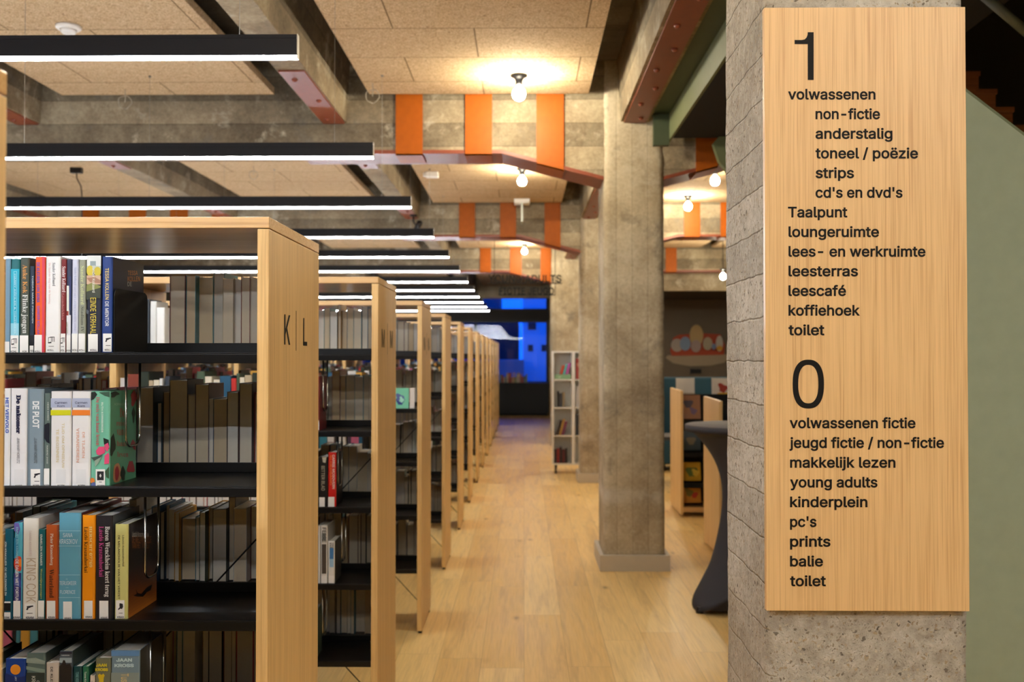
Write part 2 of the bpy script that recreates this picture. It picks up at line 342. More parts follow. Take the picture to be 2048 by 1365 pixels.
# ---------------------------------------------------------------- lettering
def load_font(fn):
    try:
        p = os.path.join(bpy.utils.resource_path('LOCAL'), 'datafiles', 'fonts', fn)
        return bpy.data.fonts.load(p)
    except Exception:
        return None
SANS, SERIF = load_font('Inter.woff2'), load_font('NotoSansMath-Regular.woff2')
def bold_serif(t):
    out = ''
    for ch in t:
        if SERIF and 'A' <= ch <= 'Z': out += chr(0x1D400 + ord(ch) - 65)
        elif SERIF and 'a' <= ch <= 'z': out += chr(0x1D41A + ord(ch) - 97)
        elif SERIF and '0' <= ch <= '9': out += chr(0x1D7CE + ord(ch) - 48)
        else: out += ch
    return out
_txt = {}
def glyphs(body, font='sans', bold=0.0):
    """flat faces of a line of lettering: outlines sampled, thickened by bold, filled by winding number"""
    key = (body, font, bold)
    if key in _txt: return _txt[key]
    import unicodedata
    plain = ''.join(unicodedata.normalize('NFD', ch)[0] for ch in body) if font == 'serif' else body
    acc = [(i_, ch) for i_, ch in enumerate(body) if ch != plain[i_]] if font == 'serif' else []
    cu = bpy.data.curves.new('lettering', 'FONT'); cu.body = bold_serif(plain) if font == 'serif' else body
    f = SERIF if font == 'serif' else SANS
    if f: cu.font = f
    cu.size = 1.0
    o = bpy.data.objects.new('lettering', cu); COL.objects.link(o)
    dg = bpy.context.evaluated_depsgraph_get(); ev = o.evaluated_get(dg); c2 = ev.to_curve(dg)
    V, E, FC, sign = [], [], [], []
    marks = []
    if font == 'serif' and acc:
        for i_, ch in acc:
            pre, one = glyphs(plain[:i_ + 1], 'serif', 0.0)[0], glyphs(plain[i_], 'serif', 0.0)[0]
            wx = max(v[0] for v in one) - min(v[0] for v in one); marks.append((max(v[0] for v in pre) - wx / 2, max(v[1] for v in one)))
    for sp in c2.splines:
        bp = sp.bezier_points; pts = []
        for k in range(len(bp)):
            a, b = bp[k], bp[(k + 1) % len(bp)]
            p0, p1, p2, p3 = a.co.xy, a.handle_right.xy, b.handle_left.xy, b.co.xy
            ch = (p3 - p0).normalized() if (p3 - p0).length > 1e-9 else Vector((1, 0))
            n = 1 if max(abs(ch.x * (q - p0).y - ch.y * (q - p0).x) for q in (p1, p2)) < 0.002 else 4
            for t in [q / n for q in range(n)]:
                q = p0 * (1 - t) ** 3 + p1 * 3 * t * (1 - t) ** 2 + p2 * 3 * t * t * (1 - t) + p3 * t ** 3
                if not pts or (q - pts[-1]).length > 1e-4: pts.append(q)
        if len(pts) > 2 and (pts[0] - pts[-1]).length < 1e-4: pts.pop()
        if len(pts) < 3: continue
        sign.append(sum(p.x * q.y - q.x * p.y for p, q in zip(pts, pts[1:] + pts[:1])) / 2)
        FC.append(pts)
    ev.to_curve_clear(); bpy.data.objects.remove(o); bpy.data.curves.remove(cu)
    for x_, y_ in marks:
        FC.append([Vector((x_ - 0.03, y_ + 0.03)), Vector((x_ + 0.01, y_ + 0.03)), Vector((x_ + 0.08, y_ + 0.12)), Vector((x_ + 0.02, y_ + 0.12))]); sign.append(1e-3)
    if not FC: _txt[key] = ([], []); return _txt[key]
    big = max(range(len(FC)), key=lambda k: abs(sign[k])); out = 1 if sign[big] > 0 else -1
    idx = []
    for pts in FC:
        m = len(pts); new = []
        for k in range(m):
            e1, e2 = (pts[k] - pts[k - 1]), (pts[(k + 1) % m] - pts[k])
            n1, n2 = Vector((e1.y, -e1.x)).normalized() * out, Vector((e2.y, -e2.x)).normalized() * out
            nn = n1 + n2; d = max(0.5, 1 + n1.dot(n2)); new.append(pts[k] + nn * (bold / d))
        ids = list(range(len(V), len(V) + m)); idx.append(ids if sum(p.x * q.y - q.x * p.y for p, q in zip(pts, pts[1:] + pts[:1])) > 0 else ids[::-1]); V += new
    from mathutils.geometry import delaunay_2d_cdt
    vs, es, fs, ov_, oe_, of_ = delaunay_2d_cdt(V, [(a[k - 1], a[k]) for a in idx for k in range(len(a))], [], 0, 1e-5)
    loops = [[V[k] for k in (a if sg > 0 else a[::-1])] for a, sg in zip(idx, sign)]
    def wind(c):
        w = 0
        for lp in loops:
            for p, q in zip(lp, lp[1:] + lp[:1]):
                if (p.y <= c.y) != (q.y <= c.y):
                    x = p.x + (c.y - p.y) / (q.y - p.y) * (q.x - p.x)
                    if x > c.x: w += 1 if q.y > p.y else -1
        return w
    keep = [tuple(f) for f in fs if wind((vs[f[0]] + vs[f[1]] + vs[f[2]]) / 3) != 0]
    used = sorted({v for f in keep for v in f}); mp_ = {v: n for n, v in enumerate(used)}
    _txt[key] = ([tuple(vs[v]) for v in used], [tuple(mp_[v] for v in f) for f in keep]); return _txt[key]
def letter(mb, body, rect, P, mi=0, font='sans', bold=0.0, rot=True):
    """set a line of lettering so that it fills rect (u0, v0, u1, v1; v runs down) of the surface P(u, v)"""
    vs, fs = glyphs(body, font, bold)
    if not vs: return
    xs, ys = [v[0] for v in vs], [v[1] for v in vs]
    x0, x1, y0, y1 = min(xs), max(xs), min(ys), max(ys)
    u0, v0, u1, v1 = rect; out = []
    for x, y in vs:
        a, b = (x - x0) / (x1 - x0), (y - y0) / (y1 - y0)
        out.append(P(u0 + b * (u1 - u0), v0 + a * (v1 - v0)) if rot else P(u0 + a * (u1 - u0), v1 - b * (v1 - v0)))
    mb.raw(out, fs, mi)

# ================================================================ THE ROOM
XL, XR, YF, YB, ZC = -9.0, 7.0, -4.5, 28.9, 4.0
BEAM_Y = [-3.0, 2.335, 7.84, 13.3, 18.8]
def struct(o, label, cat): return tag(o, label, cat, kind='structure')
struct(MB().box(XL, XR, YF, YB, -0.1, 0).build('floor', floor_mat()), 'oak plank floor running down the library aisle', 'floor')
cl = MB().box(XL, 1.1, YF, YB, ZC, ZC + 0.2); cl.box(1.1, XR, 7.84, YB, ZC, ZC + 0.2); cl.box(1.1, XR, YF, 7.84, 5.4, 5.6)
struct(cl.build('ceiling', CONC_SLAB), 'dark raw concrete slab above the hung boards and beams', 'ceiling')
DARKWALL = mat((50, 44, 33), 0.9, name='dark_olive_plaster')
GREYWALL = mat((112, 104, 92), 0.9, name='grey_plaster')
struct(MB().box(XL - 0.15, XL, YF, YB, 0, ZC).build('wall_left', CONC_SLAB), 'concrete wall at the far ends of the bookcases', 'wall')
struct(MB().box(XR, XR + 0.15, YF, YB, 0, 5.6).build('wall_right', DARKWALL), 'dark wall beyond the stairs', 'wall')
struct(MB().box(XL, XR, YF - 0.15, YF, 0, 5.6).build('wall_front', GREYWALL), 'plain wall behind the viewpoint', 'wall')
wb = MB().box(0.72, XR, YB, YB + 0.2, 0, ZC).box(XL, 0.72, YB, YB + 0.2, 3.36, ZC).box(XL, 0.72, YB, YB + 0.2, 0, 0.92).box(XL, -5.2, YB, YB + 0.2, 0.92, 3.36)
struct(wb.build('wall_back', concrete('back_wall_concrete', (176, 158, 126), (144, 128, 100), (200, 184, 154), boards=(0, 0, 5))), 'concrete end wall around the blue dusk window', 'wall')
FRAME = mat((26, 24, 22), 0.5, name='window_frame_paint')
win = struct(MB().box(-5.2, 0.72, YB - 0.04, YB + 0.1, 2.66, 3.06).box(-5.2, 0.72, YB - 0.02, YB + 0.1, 0.9, 0.96).box(0.64, 0.72, YB - 0.02, YB + 0.1, 0.9, 3.36)
             .box(-1.42, -1.36, YB - 0.02, YB + 0.1, 0.9, 3.36).box(-3.42, -3.36, YB - 0.02, YB + 0.1, 0.9, 3.36).build('window_1', FRAME), 'dark framed window onto blue dusk at the end of the aisle', 'window')
MB().box(-5.2, 0.72, YB + 0.03, YB + 0.04, 0.92, 3.36).build('pane', glass_mat(), win)
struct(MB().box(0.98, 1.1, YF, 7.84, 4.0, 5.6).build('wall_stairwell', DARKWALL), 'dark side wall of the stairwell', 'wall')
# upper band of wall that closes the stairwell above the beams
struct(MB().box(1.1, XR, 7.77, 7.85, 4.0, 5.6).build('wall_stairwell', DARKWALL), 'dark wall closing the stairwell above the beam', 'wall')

# ---- concrete columns with painted plinths
def column(x0, x1, y0, y1, z1, step, amp, m, label):
    mb = MB(); seen = {}
    def P(x, y, z):
        ex = min(abs(x - x0), abs(x - x1)); ey = min(abs(y - y0), abs(y - y1))
        q = Vector((x, y, z)); n = noise.noise_vector(q * 9.0) * amp + noise.noise_vector(q * 33.0) * amp * 0.6
        if ex < 0.012 and ey < 0.012:
            c = Vector((x0 + x1, y0 + y1, 0)) / 2 - Vector((x, y, 0)); c.normalize()
            n += c * amp * (2.2 + 3.2 * max(0, noise.noise(q * 14.0 + Vector((5, 5, 5)))))
        return q + n
    def line(a, b):
        k = max(1, round((b - a) / step)); return [a + (b - a) * i / k for i in range(k + 1)]
    xs, ys, zs = line(x0, x1), line(y0, y1), line(0, z1)
    ring = [(x, y0) for x in xs] + [(x1, y) for y in ys[1:]] + [(x, y1) for x in xs[::-1][1:]] + [(x0, y) for y in ys[::-1][1:-1]]
    n = len(ring); vs = [P(x, y, z) for z in zs for x, y in ring]
    fs = [(i * n + k, i * n + (k + 1) % n, (i + 1) * n + (k + 1) % n, (i + 1) * n + k) for i in range(len(zs) - 1) for k in range(n)]
    mb.raw(vs, fs); o = mb.build('column', m, smooth=True)
    return struct(o, label, 'column')
PLINTH = mat((192, 182, 164), 0.55, name='plinth_paint')
def plinth(c, x0, x1, y0, y1):
    t = 0.035
    MB().box(x0 - t, x1 + t, y0 - t, y0 - 0.004, 0, 0.125).box(x0 - t, x1 + t, y1 + 0.004, y1 + t, 0, 0.125).box(x0 - t, x0 - 0.004, y0 - 0.004, y1 + 0.004, 0, 0.125) \
        .box(x1 + 0.004, x1 + t, y0 - 0.004, y1 + 0.004, 0, 0.125).build('plinth', PLINTH, c, bevel=0.002)
SX0, SX1 = at(1533, 700, 2.335).x, at(1934, 700, 2.335).x
column(SX0, SX1, 2.335, 2.335 + 0.475, 4.0, 0.02, 0.0028, CONC_NEAR, 'rough concrete column nearest to us carrying the oak sign')
cA = (at(1208, 900, 7.84).x, at(1330, 900, 7.84).x)
c2 = column(*cA, 7.84, 8.42, 4.0, 0.05, 0.004, CONC_COL, 'concrete column with grey plinth standing free in mid aisle'); plinth(c2, *cA, 7.84, 8.42)
cB = (at(1161, 850, 13.3).x, at(1161, 850, 13.3).x + 0.5)
c3 = column(*cB, 13.3, 13.8, 4.0, 0.08, 0.004, CONC_COL, 'concrete column just behind the mid aisle column'); plinth(c3, *cB, 13.3, 13.8)
cC = (at(1102, 800, 18.8).x, at(1102, 800, 18.8).x + 0.62)
column(*cC, 18.8, 19.3, 4.0, 0.1, 0.004, CONC_COL, 'farthest concrete column behind the white trolley shelf')

# ---- cross beams on the column lines, with orange straps
def beam_profile(xc0, xc1):
    """lower edge of the beam: (x, z) from left to right with haunches at the column"""
    return [(XL, 3.3), (xc0 - 0.80, 3.3), (xc0, 3.09), (xc1, 3.09), (xc1 + 0.80, 3.3), (XR, 3.3)]
def low(prof, x):
    for (a, za), (b, zb) in zip(prof, prof[1:]):
        if a <= x <= b: return za + (zb - za) * (x - a) / (b - a)
NAMES = ['behind the viewpoint', 'above the oak sign', 'over the mid aisle column', 'second along the aisle', 'farthest along the aisle']
cols = [(SX0, SX1), (SX0, SX1), cA, cB, cC]
plates = {2: [(791, 845), (930, 984), (1073, 1128), (1392, 1436)], 3: [(165, 198), (258, 292), (340, 376), (424, 452), (918, 950), (1000, 1032), (1089, 1121), (1368, 1400), (1441, 1470)],
          4: [(960, 982), (1020, 1043), (1081, 1102), (1331, 1353)]}
for k, y in enumerate(BEAM_Y):
    pr = beam_profile(*cols[k]); y0 = y + 0.012
    b = MB(); xr = XR
    b.prism([(x, z) for x, z in pr] + [(XR, 4.0), (XL, 4.0)], 'y', y0, y0 + 0.42)
    o = struct(b.build('cross_beam', CONC_BEAM), 'board-marked concrete cross beam ' + NAMES[k], 'beam')
    for side in (0, 1):            # red-lead steel strap under the beam, left and right of the column
        a0, a1 = ((cols[k][0] - 2.4, cols[k][0]) if side == 0 else (cols[k][1], cols[k][1] + 2.6))
        xs = [a0] + [x for x, z in pr if a0 < x < a1] + [a1]
        low_e = [(x, low(pr, x) - 0.03) for x in xs]; up = [(x, low(pr, x) - 0.001) for x in xs[::-1]]
        MB().prism(low_e + up, 'y', y0 - 0.012, y0 + 0.42).build('strap', RUST, o)
    for p0, p1 in plates.get(k, []):
        x0, x1 = at(p0, 400, y).x, at(p1, 400, y).x
        z0, z1 = low(pr, x0) - 0.045, low(pr, x1) - 0.045
        MB().prism([(x0, z0), (x1, z1), (x1, 3.78), (x0, 3.78)], 'y', y0 - 0.018, y0 - 0.0005).prism([(x0, z0), (x1, z1), (x1, z1 + 0.014), (x0, z0 + 0.014)], 'y', y0 - 0.018, y0 + 0.3) \
            .build('orange_plate', ORANGE, o, bevel=0.002)
# end fascia over the kids' corner: the lower dark soffit behind the farthest beam
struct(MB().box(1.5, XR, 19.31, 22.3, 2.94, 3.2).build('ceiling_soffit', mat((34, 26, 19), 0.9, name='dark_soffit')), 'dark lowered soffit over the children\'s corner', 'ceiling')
struct(MB().box(1.45, XR, 19.24, 19.305, 2.94, 3.99).build('wall_fascia', CONC_BEAM), 'pale concrete fascia over the opening of the children\'s corner', 'wall')
struct(MB().box(1.3, XR, 22.3, 22.5, 0, 3.9).build('wall_mural', mat((96, 86, 74), 0.9, name='mural_wall')), 'grey-brown wall behind the children\'s corner', 'wall')

# ---- lengthwise beams between the cross beams, red plates with bolt heads under their ends
LX = [-6.36, -3.93, -1.5, 0.87]
bayname = ['nearest bay', 'first bay', 'second bay', 'third bay', 'last bay']
for i, x in enumerate(LX):
    for k, y in enumerate(BEAM_Y):
        ya = y + 0.434; yb = (BEAM_Y[k + 1] if k + 1 < len(BEAM_Y) else YB) + 0.01
        if k == 0 and i < 2: continue
        w = 0.098 if i < 3 else 0.11
        mb = MB().prism([(x - w, 3.52), (x + w, 3.52), (x + w + 0.03, 4.0), (x - w - 0.03, 4.0)], 'y', ya, yb)
        o = struct(mb.build('joist_beam', CONC_BEAM), 'concrete lengthwise beam, %s from the left, in the %s' % (ORD[i], bayname[k]), 'beam')
        spans = [(ya, yb)] if i == 3 else [(ya, ya + 1.45), (yb - 1.45, yb)]
        for a, b in spans:
            MB().box(x - 0.085, x + 0.085, a, b, 3.508, 3.519).build('red_plate', RUST, o)
            bolts = MB(); n = max(3, int((b - a) / 0.42))
            for q in range(n):
                yy = a + 0.18 + (b - a - 0.36) * q / (n - 1)
                bolts.lathe([(0.0, -0.02), (0.014, -0.016), (0.02, -0.006), (0.02, 0.0)], (x + (0.03 if q % 2 else -0.02), yy, 3.509), 10)
            bolts.build('bolt_heads', RUST, o, smooth=True)

# ---- wood-wool boards hung between the beams
gaps = [(-8.9, -6.62), (-6.08, -4.25), (-3.60, -1.94), (-1.2, 0.5), (1.25, 3.3), (3.5, 5.6)]
bayn2 = ['behind us', 'over the nearest aisles', 'between the first and second cross beams', 'between the second and third cross beams', 'added as hidden fill past the farthest cross beam']
for k in range(len(BEAM_Y)):
    ya = BEAM_Y[k] + 0.62; yb = (BEAM_Y[k + 1] if k + 1 < len(BEAM_Y) else YB) - 0.12
    for g, (a, b) in enumerate(gaps):
        if g >= 4 and k < 2: continue
        if g >= 4 and k == 4: continue
        o = MB().box(a, b, ya, yb, 3.71, 3.765).build('ceiling_board', WOOL)
        struct(o, 'wood-wool ceiling board %s, %s from the left' % (bayn2[k], ORD[g]), 'ceiling')

# ---- stair landing and stairs on the right
ld = empty('stair_landing', (1.115, 5, 3.335), 'green steel edged stair landing overhead behind the sign column', 'landing', kind='structure')
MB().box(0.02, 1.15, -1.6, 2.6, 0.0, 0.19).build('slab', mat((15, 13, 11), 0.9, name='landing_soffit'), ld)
MB().box(0.0, 0.018, -1.6, 2.78, 0.0, 0.20).build('fascia', GREEN, ld)
MB().box(-0.125, 0.018, -1.6, 2.78, 0.205, 0.225).build('flange', GREEN_D, ld)
MB().box(-0.12, 0.0, 2.66, 2.72, -0.04, 0.2).build('bracket', GREEN_D, ld)
P = lambda x, y: tuple(at(x, y, 7.6))
pl = [at(x, y, 7.6) for x, y in ((1424, 289), (1462, 246), (1540, 170), (1560, 480), (1452, 346), (1436, 325))]
struct(MB().prism([(p.x, p.z) for p in pl], 'y', 7.55, 7.62).build('stair_stringer', GREEN), 'green steel stringer sloping beyond the landing', 'stringer')
st = empty('staircase', (1.9, 3.6, 0), 'stairs with sage green solid side and orange wood steps', 'stairs')
e0, e1 = at(1934, 185, 3.6), at(2048, 272, 3.6); sl = (e1.z - e0.z) / (e1.x - e0.x)
zt = lambda X: e0.z + sl * (X - e0.x)
xa, xb = 1.2, 4.6
MB().prism([(xa - 1.9, 0), (xb - 1.9, 0), (xb - 1.9, max(0.05, zt(xb))), (xa - 1.9, zt(xa))], 'y', 0.0, 0.06).build('side_panel', SAGE, st)
MB().prism([(xa - 1.9, zt(xa)), (xb - 1.9, zt(xb)), (xb - 1.9, zt(xb) + 0.012), (xa - 1.9, zt(xa) + 0.012)], 'y', 0.0, 0.062).build('capping', GREEN, st)
STEP = wood('stair_oak', (138, 80, 34), (108, 58, 24), 'x')
SYD = 6.3
tr = [at(1934, 142, SYD), at(1961, 142, SYD), at(1993, 176, SYD), at(2029, 214, SYD)]
run = (tr[3].x - tr[1].x) / 2; rise = (tr[1].z - tr[3].z) / 2
for i in range(0, 14):
    x1 = tr[1].x + run * i; z1 = tr[1].z - rise * i
    if z1 < 0.1: break
    MB().box(x1 - run - 0.03 - 1.9, x1 - 1.9, SYD - 3.6, SYD - 2.5, z1 - 0.03, z1).box(x1 - 0.03 - 1.9, x1 - 0.012 - 1.9, SYD - 3.6, SYD - 2.5, z1 - rise, z1 - 0.03).box((2.30 if i == 0 else x1 - run - 0.2) - 1.9, x1 - 0.03 - 1.9, SYD - 3.6, SYD - 2.5, z1 - rise - 0.06, z1 - 0.031).build('step', STEP, st)
h0, h1 = at(1968, -8, 4.6), at(2060, 70, 4.6)
MB().tube([h0 - Vector((1.9, 3.6, 0)), h1 - Vector((1.9, 3.6, 0))], 0.022, 10).build('handrail', mat((96, 100, 86), 0.5, name='handrail_paint'), st, smooth=True)
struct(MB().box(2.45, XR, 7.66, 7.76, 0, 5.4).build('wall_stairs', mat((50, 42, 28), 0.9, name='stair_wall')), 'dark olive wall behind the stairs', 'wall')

# ---- outside the window
FAC = mat((214, 220, 226), 0.9, name='facade_render'); DKW = mat((20, 24, 34), 0.4, name='dark_window')
HED = mat((44, 52, 58), 0.9, name='dark_facade')
struct(MB().box(-40, 40, YB + 0.3, 80, -0.4, -0.2).build('ground_outside', mat((60, 60, 62), 0.9, name='asphalt')), 'dark street outside the window', 'ground')
def facade(x0, x1, y, z1, m, wins, label):
    o = empty('building', (0, y, 0), label, 'building')
    MB().box(x0, x1, 0, 6, -0.2, z1).build('walls', m, o)
    for (a, b, c, d) in wins: MB().box(a, b, -0.03, 0.05, c, d).build('window', DKW, o)
def rc(px0, px1, py1, py0, y):
    a, b = at(px0, py0, y), at(px1, py1, y); return (a.x, b.x, a.z, b.z)
facade(at(1046, 700, 42).x, 9, 42, 9, FAC, [rc(1056, 1072, 646, 660, 42), rc(1056, 1066, 690, 703, 42), rc(1083, 1093, 690, 703, 42)], 'pale building with dark windows seen through the end window')
facade(-22, at(1046, 700, 42).x - 0.2, 44, 3.2, HED, [], 'lower dark building left of the pale one outside')
facade(-26, -1.5, 62, 8.5, mat((90, 100, 112), 0.9, name='far_facade'), [], 'farther grey building outside the window')
facade(-3, at(1048, 760, 36).x, 35.5, 1.55, mat((120, 128, 138), 0.9, name='low_wall'), [], 'low pale garden wall just outside the end window')

# ================================================================ BOOKCASES
UX = at(537, 714, 2.4).x                 # aisle face of every bookcase
UY = lambda k: 2.4 + 1.81 * (k - 1)      # near face of bookcase k (0 is beside us)
UD, UH, BAY, PT = 0.588, 2.008, 1.11, 0.028
NB = 4
LV = [1.680, 1.3575, 1.036, 0.7135, 0.391]   # shelf tops, from the top one down
ST = 0.026
LEN = BAY * NB + PT
UNAMES = ['bookcase beside us at the edge of view', 'K and L bookcase'] + ['%s bookcase along the aisle' % ORD[i] for i in range(2, 20)]
UNAMES[2] = 'M bookcase'
UNAMES[3] = 'third bookcase down the aisle'; UNAMES[4] = 'fourth bookcase down the aisle'
for i in range(5, 16): UNAMES[i] = '%s bookcase down the aisle' % ORD[i - 1]
def make_unit():
    r = empty('bookcase', (0, 0, 0), '', 'bookcase', 'double sided bookcases along the aisle')
    MB().box(-LEN, 0, 0, UD, UH - 0.027, UH).build('top_board', OAK_X, r, bevel=0.0012)
    for i in range(NB + 1):
        x1 = -BAY * i
        p = MB().box(x1 - PT, x1, 0, UD, 0.022, UH - 0.0295).build('end_panel' if i in (0, NB) else 'divider_panel', OAK_Z, r, bevel=0.0012)
        ft = MB()
        for y in (0.05, UD - 0.05): ft.lathe([(0.012, 0), (0.012, 0.0215)], (x1 - PT / 2, y, 0), 10)
        ft.build('foot', BLACK, p)
    for b in range(NB):
        xa, xb = -BAY * (b + 1) + 0.0008, -BAY * b - PT - 0.0008
        for z in LV:
            m = MB().box(xa, xb, 0.004, UD - 0.004, z - 0.003, z).box(xa, xb, 0.004, 0.007, z - ST, z - 0.003).box(xa, xb, UD - 0.007, UD - 0.004, z - ST, z - 0.003)
            m.box(xa, xb, 0.007, 0.03, z - ST, z - ST + 0.003).box(xa, xb, UD - 0.03, UD - 0.007, z - ST, z - ST + 0.003)
            m.box(xa, xb, UD / 2 - 0.004, UD / 2 + 0.004, z, z + 0.027)
            m.build('shelf', BLACK, r, bevel=0.0016)
        br = MB(); yc = UD / 2 + 0.012
        xm = (xa + xb) / 2
        for s in (-1, 1): br.tube([(xa if s < 0 else xb, yc + s * 0.004, 0.10), (xb if s < 0 else xa, yc + s * 0.004, 1.262)], 0.0025, 6)
        br.build('cross_brace', BLACK, r)
    return r
NU = 13
proto = make_unit(); units = []
for k in range(NU + 1):
    u = proto if k == 0 else copy_tree(proto)
    u.location = (UX, UY(k), 0); u['label'] = 'oak and black steel double sided ' + UNAMES[k]
    units.append(u)
def end_letters(k, items, line):
    """upright lettering on the aisle face of bookcase k; items = (letter, y0, y1, z0, z1)"""
    X = 0.0007
    for t, a, b, za, zb in items:
        mb = MB(); letter(mb, t, (a, -zb, b, -za), lambda u, v: (X, u, -v), 0, bold=0.01, rot=False); mb.build('bay_letter', INK, units[k])
    a, za, zb = line; MB().box(0.0001, X, a - 0.0012, a + 0.0012, za, zb).build('bay_divider_line', INK, units[k])
def ez(px, py): p = atx(px, py, UX); return p
def lt(t, px0, px1, py0, py1, k):
    a, b = ez(px0, (py0 + py1) / 2), ez(px1, (py0 + py1) / 2); m = ez((px0 + px1) / 2, py0).z; n = ez((px0 + px1) / 2, py1).z
    return (t, a.y - UY(k), b.y - UY(k), n, m)
ln = ez(592, 660); end_letters(1, [lt('K', 568, 580, 630, 690, 1), lt('L', 606, 614, 637, 692, 1)], (ln.y - UY(1), ez(592, 702).z, ez(592, 622).z))
for k, t in ((2, 'MM'), (3, 'NN')):
    end_letters(k, [(t[0], 0.10, 0.19, 1.71, 1.79), (t[1], 0.37, 0.46, 1.71, 1.79)], (0.285, 1.68, 1.82))

# ---- linear pendant lamps over each aisle
def make_lamp():
    r = empty('pendant_lamp', (0, 0, 0), '', 'lamp', 'black linear pendant lamps over the aisles')
    L = 5.2
    MB().box(-L, 0, -0.0125, 0.0125, 0.0098, 0.072).box(-L, 0, -0.0125, -0.0113, 0.072, 0.086).box(-L, 0, 0.0113, 0.0125, 0.072, 0.086).build('housing', LAMP_BLACK, r, bevel=0.001)
    MB().box(0.0003, 0.003, -0.0135, 0.0135, 0.0, 0.087).build('end_cap', mat((176, 172, 164), 0.4, name='end_cap_paint'), r)
    MB().box(-L, 0, -0.012, 0.012, 0.0, 0.0095).build('diffuser', LED, r)
    MB().box(-L, 0, -0.011, 0.011, 0.0722, 0.075).build('uplight', UPLED, r)
    for x in (-0.21, -1.9, -3.6, -5.0):
        w = MB().tube([(x, 0, 0.086), (x, 0, 0.979)], 0.0011, 6); w.lathe([(0.009, 0.955), (0.009, 0.98)], (x, 0, 0), 8); w.build('cable', STEEL, r)
    return r
lx0, lz0 = at(595, 117, 3.575).x, at(595, 118, 3.575).z
lamp = make_lamp()
for k in range(-2, NU):
    o = lamp if k == -2 else copy_tree(lamp)
    o.location = (lx0 + (0.9 if k < 0 else 0.0), 3.575 + 1.81 * (k - 1), lz0)
    o['label'] = 'black linear pendant lamp ' + ('behind the ' + UNAMES[k] if k >= 0 else ('beside us out of view' if k == -1 else 'out of view behind us'))
for y in (-0.2, -1.4, -2.7):  # added lamps without cables, out of view, to brighten the oak sign
    o = copy_tree(lamp); o.location = (5.6, y, 3.6)
    for ch in list(o.children):
        if ch.name.startswith('cable'): bpy.data.objects.remove(ch)
    o['label'] = 'added linear fill lamp behind us out of view, %s' % ('nearest' if y > -1 else ('middle' if y > -2 else 'farthest'))
# coiled spare cable and switch box of the lamps
t = empty('junction_box', (0, 0, 0), 'black cable box with drop cable on the ceiling above the third lamp', 'junction box')
p = at(153, 345, 10.7); p.z = 3.71; t.location = p
MB().box(-0.06, 0.06, -0.03, 0.03, -0.06, -0.0005).build('box', BLACK, t, bevel=0.004)
MB().tube([(0, 0, -0.06), (0.005, 0, -0.12), (0.05, 0, -0.2), (0.06, 0, -0.3), (0.06, 0, -0.95)], 0.006, 8).build('cable', BLACK, t, smooth=True)
for (px, py, Y, r, w) in ((250, 172, 7.55, 0.05, 'by the left board edge above the first lamp'), (745, 172, 7.4, 0.05, 'by the corner of the middle board'), (507, 346, 10.6, 0.045, 'on the board above the second lamp')):
    c = at(px, py, Y); mb = MB()
    mb.tube([(r * math.sin(a * math.pi / 12), 0.012 * math.cos(a), -0.10 - r * math.cos(a * math.pi / 12)) for a in range(25)], 0.0035, 6)
    mb.tube([(0, 0, 0), (0.004, 0, -0.06), (0, 0.0, -0.10)], 0.0035, 6)
    tag(mb.build('cable_coil', mat((170, 160, 140), 0.5, name='cable_sheath'), loc=(c.x, c.y, 3.7095), smooth=True), 'coil of spare cable hanging ' + w, 'cable')

# ---- bare bulbs on the boards
def make_bulb():
    r = empty('bare_bulb', (0, 0, 0), '', 'bulb', 'bare bulbs on the ceiling boards')
    MB().lathe([(0.0, 0), (0.062, -0.001), (0.062, -0.014), (0.036, -0.026), (0.026, -0.05), (0.026, -0.075), (0.0, -0.076)], n=20).build('socket', BLACK, r, smooth=True)
    MB().lathe([(0.014, -0.077), (0.02, -0.088), (0.038, -0.106), (0.047, -0.128), (0.048, -0.142), (0.042, -0.165), (0.026, -0.182), (0.0, -0.19)], n=20).build('glass_bulb', GLOW, r, smooth=True)
    return r
bulb = make_bulb(); nb = 0
for (x, y, lab) in ((-0.03, -1.2, 'behind us'), (0.25, -3.4, 'added as fill farthest behind us'), (2.4, -0.6, 'added as fill behind us to the side'), (2.6, -3.2, 'added as fill far behind us to the side'), (-0.03, 1.2, 'above us out of view'), (-0.03, 3.75, 'ahead of the oak sign above the view'), (at(1038, 165, 7.2).x, 7.2, 'on the middle board in front of the mid aisle cross beam'),  # the bulbs behind us are added, unseen fill for the sign
                    (at(1044, 350, 10.8).x, 10.8, 'on the middle board past the mid aisle cross beam'), (-2.6, 21.6, 'added as hidden fill past the farthest cross beam'), (0.98, 23.5, 'behind the farthest column'), (0.0, 14.0, 'hidden behind the second cross beam'),  # bulbs past the far beam and column are added, hidden, to lift the end wall
                    (at(1049, 497, 18.0).x, 18.0, 'just before the farthest cross beam above the aisle'), 
                    (at(1430, 350, 10.8).x, 10.8, 'on the right hand board nearest the green steel'), (at(1376, 400, 12.65).x, 12.65, 'on the right hand board against the second cross beam'),
                    (2.1, 16.4, 'over the browser bins'), (4.6, 15.0, 'far right over the browser bins'), (4.6, 11.0, 'over the children\'s side out of view')):
    o = bulb if nb == 0 else copy_tree(bulb); nb += 1
    o.location = (x, y, 3.7095); o['label'] = 'glowing bare bulb ' + lab
o = copy_tree(bulb); q = at(1446, 540, 17.4); o.location = (q.x, 17.4, 3.2); o['label'] = 'low glowing bare bulb on a drop rod above the children\'s corner'
MB().tube([(0, 0, 0), (0, 0, 0.8)], 0.008, 8).build('rod', BLACK, o)

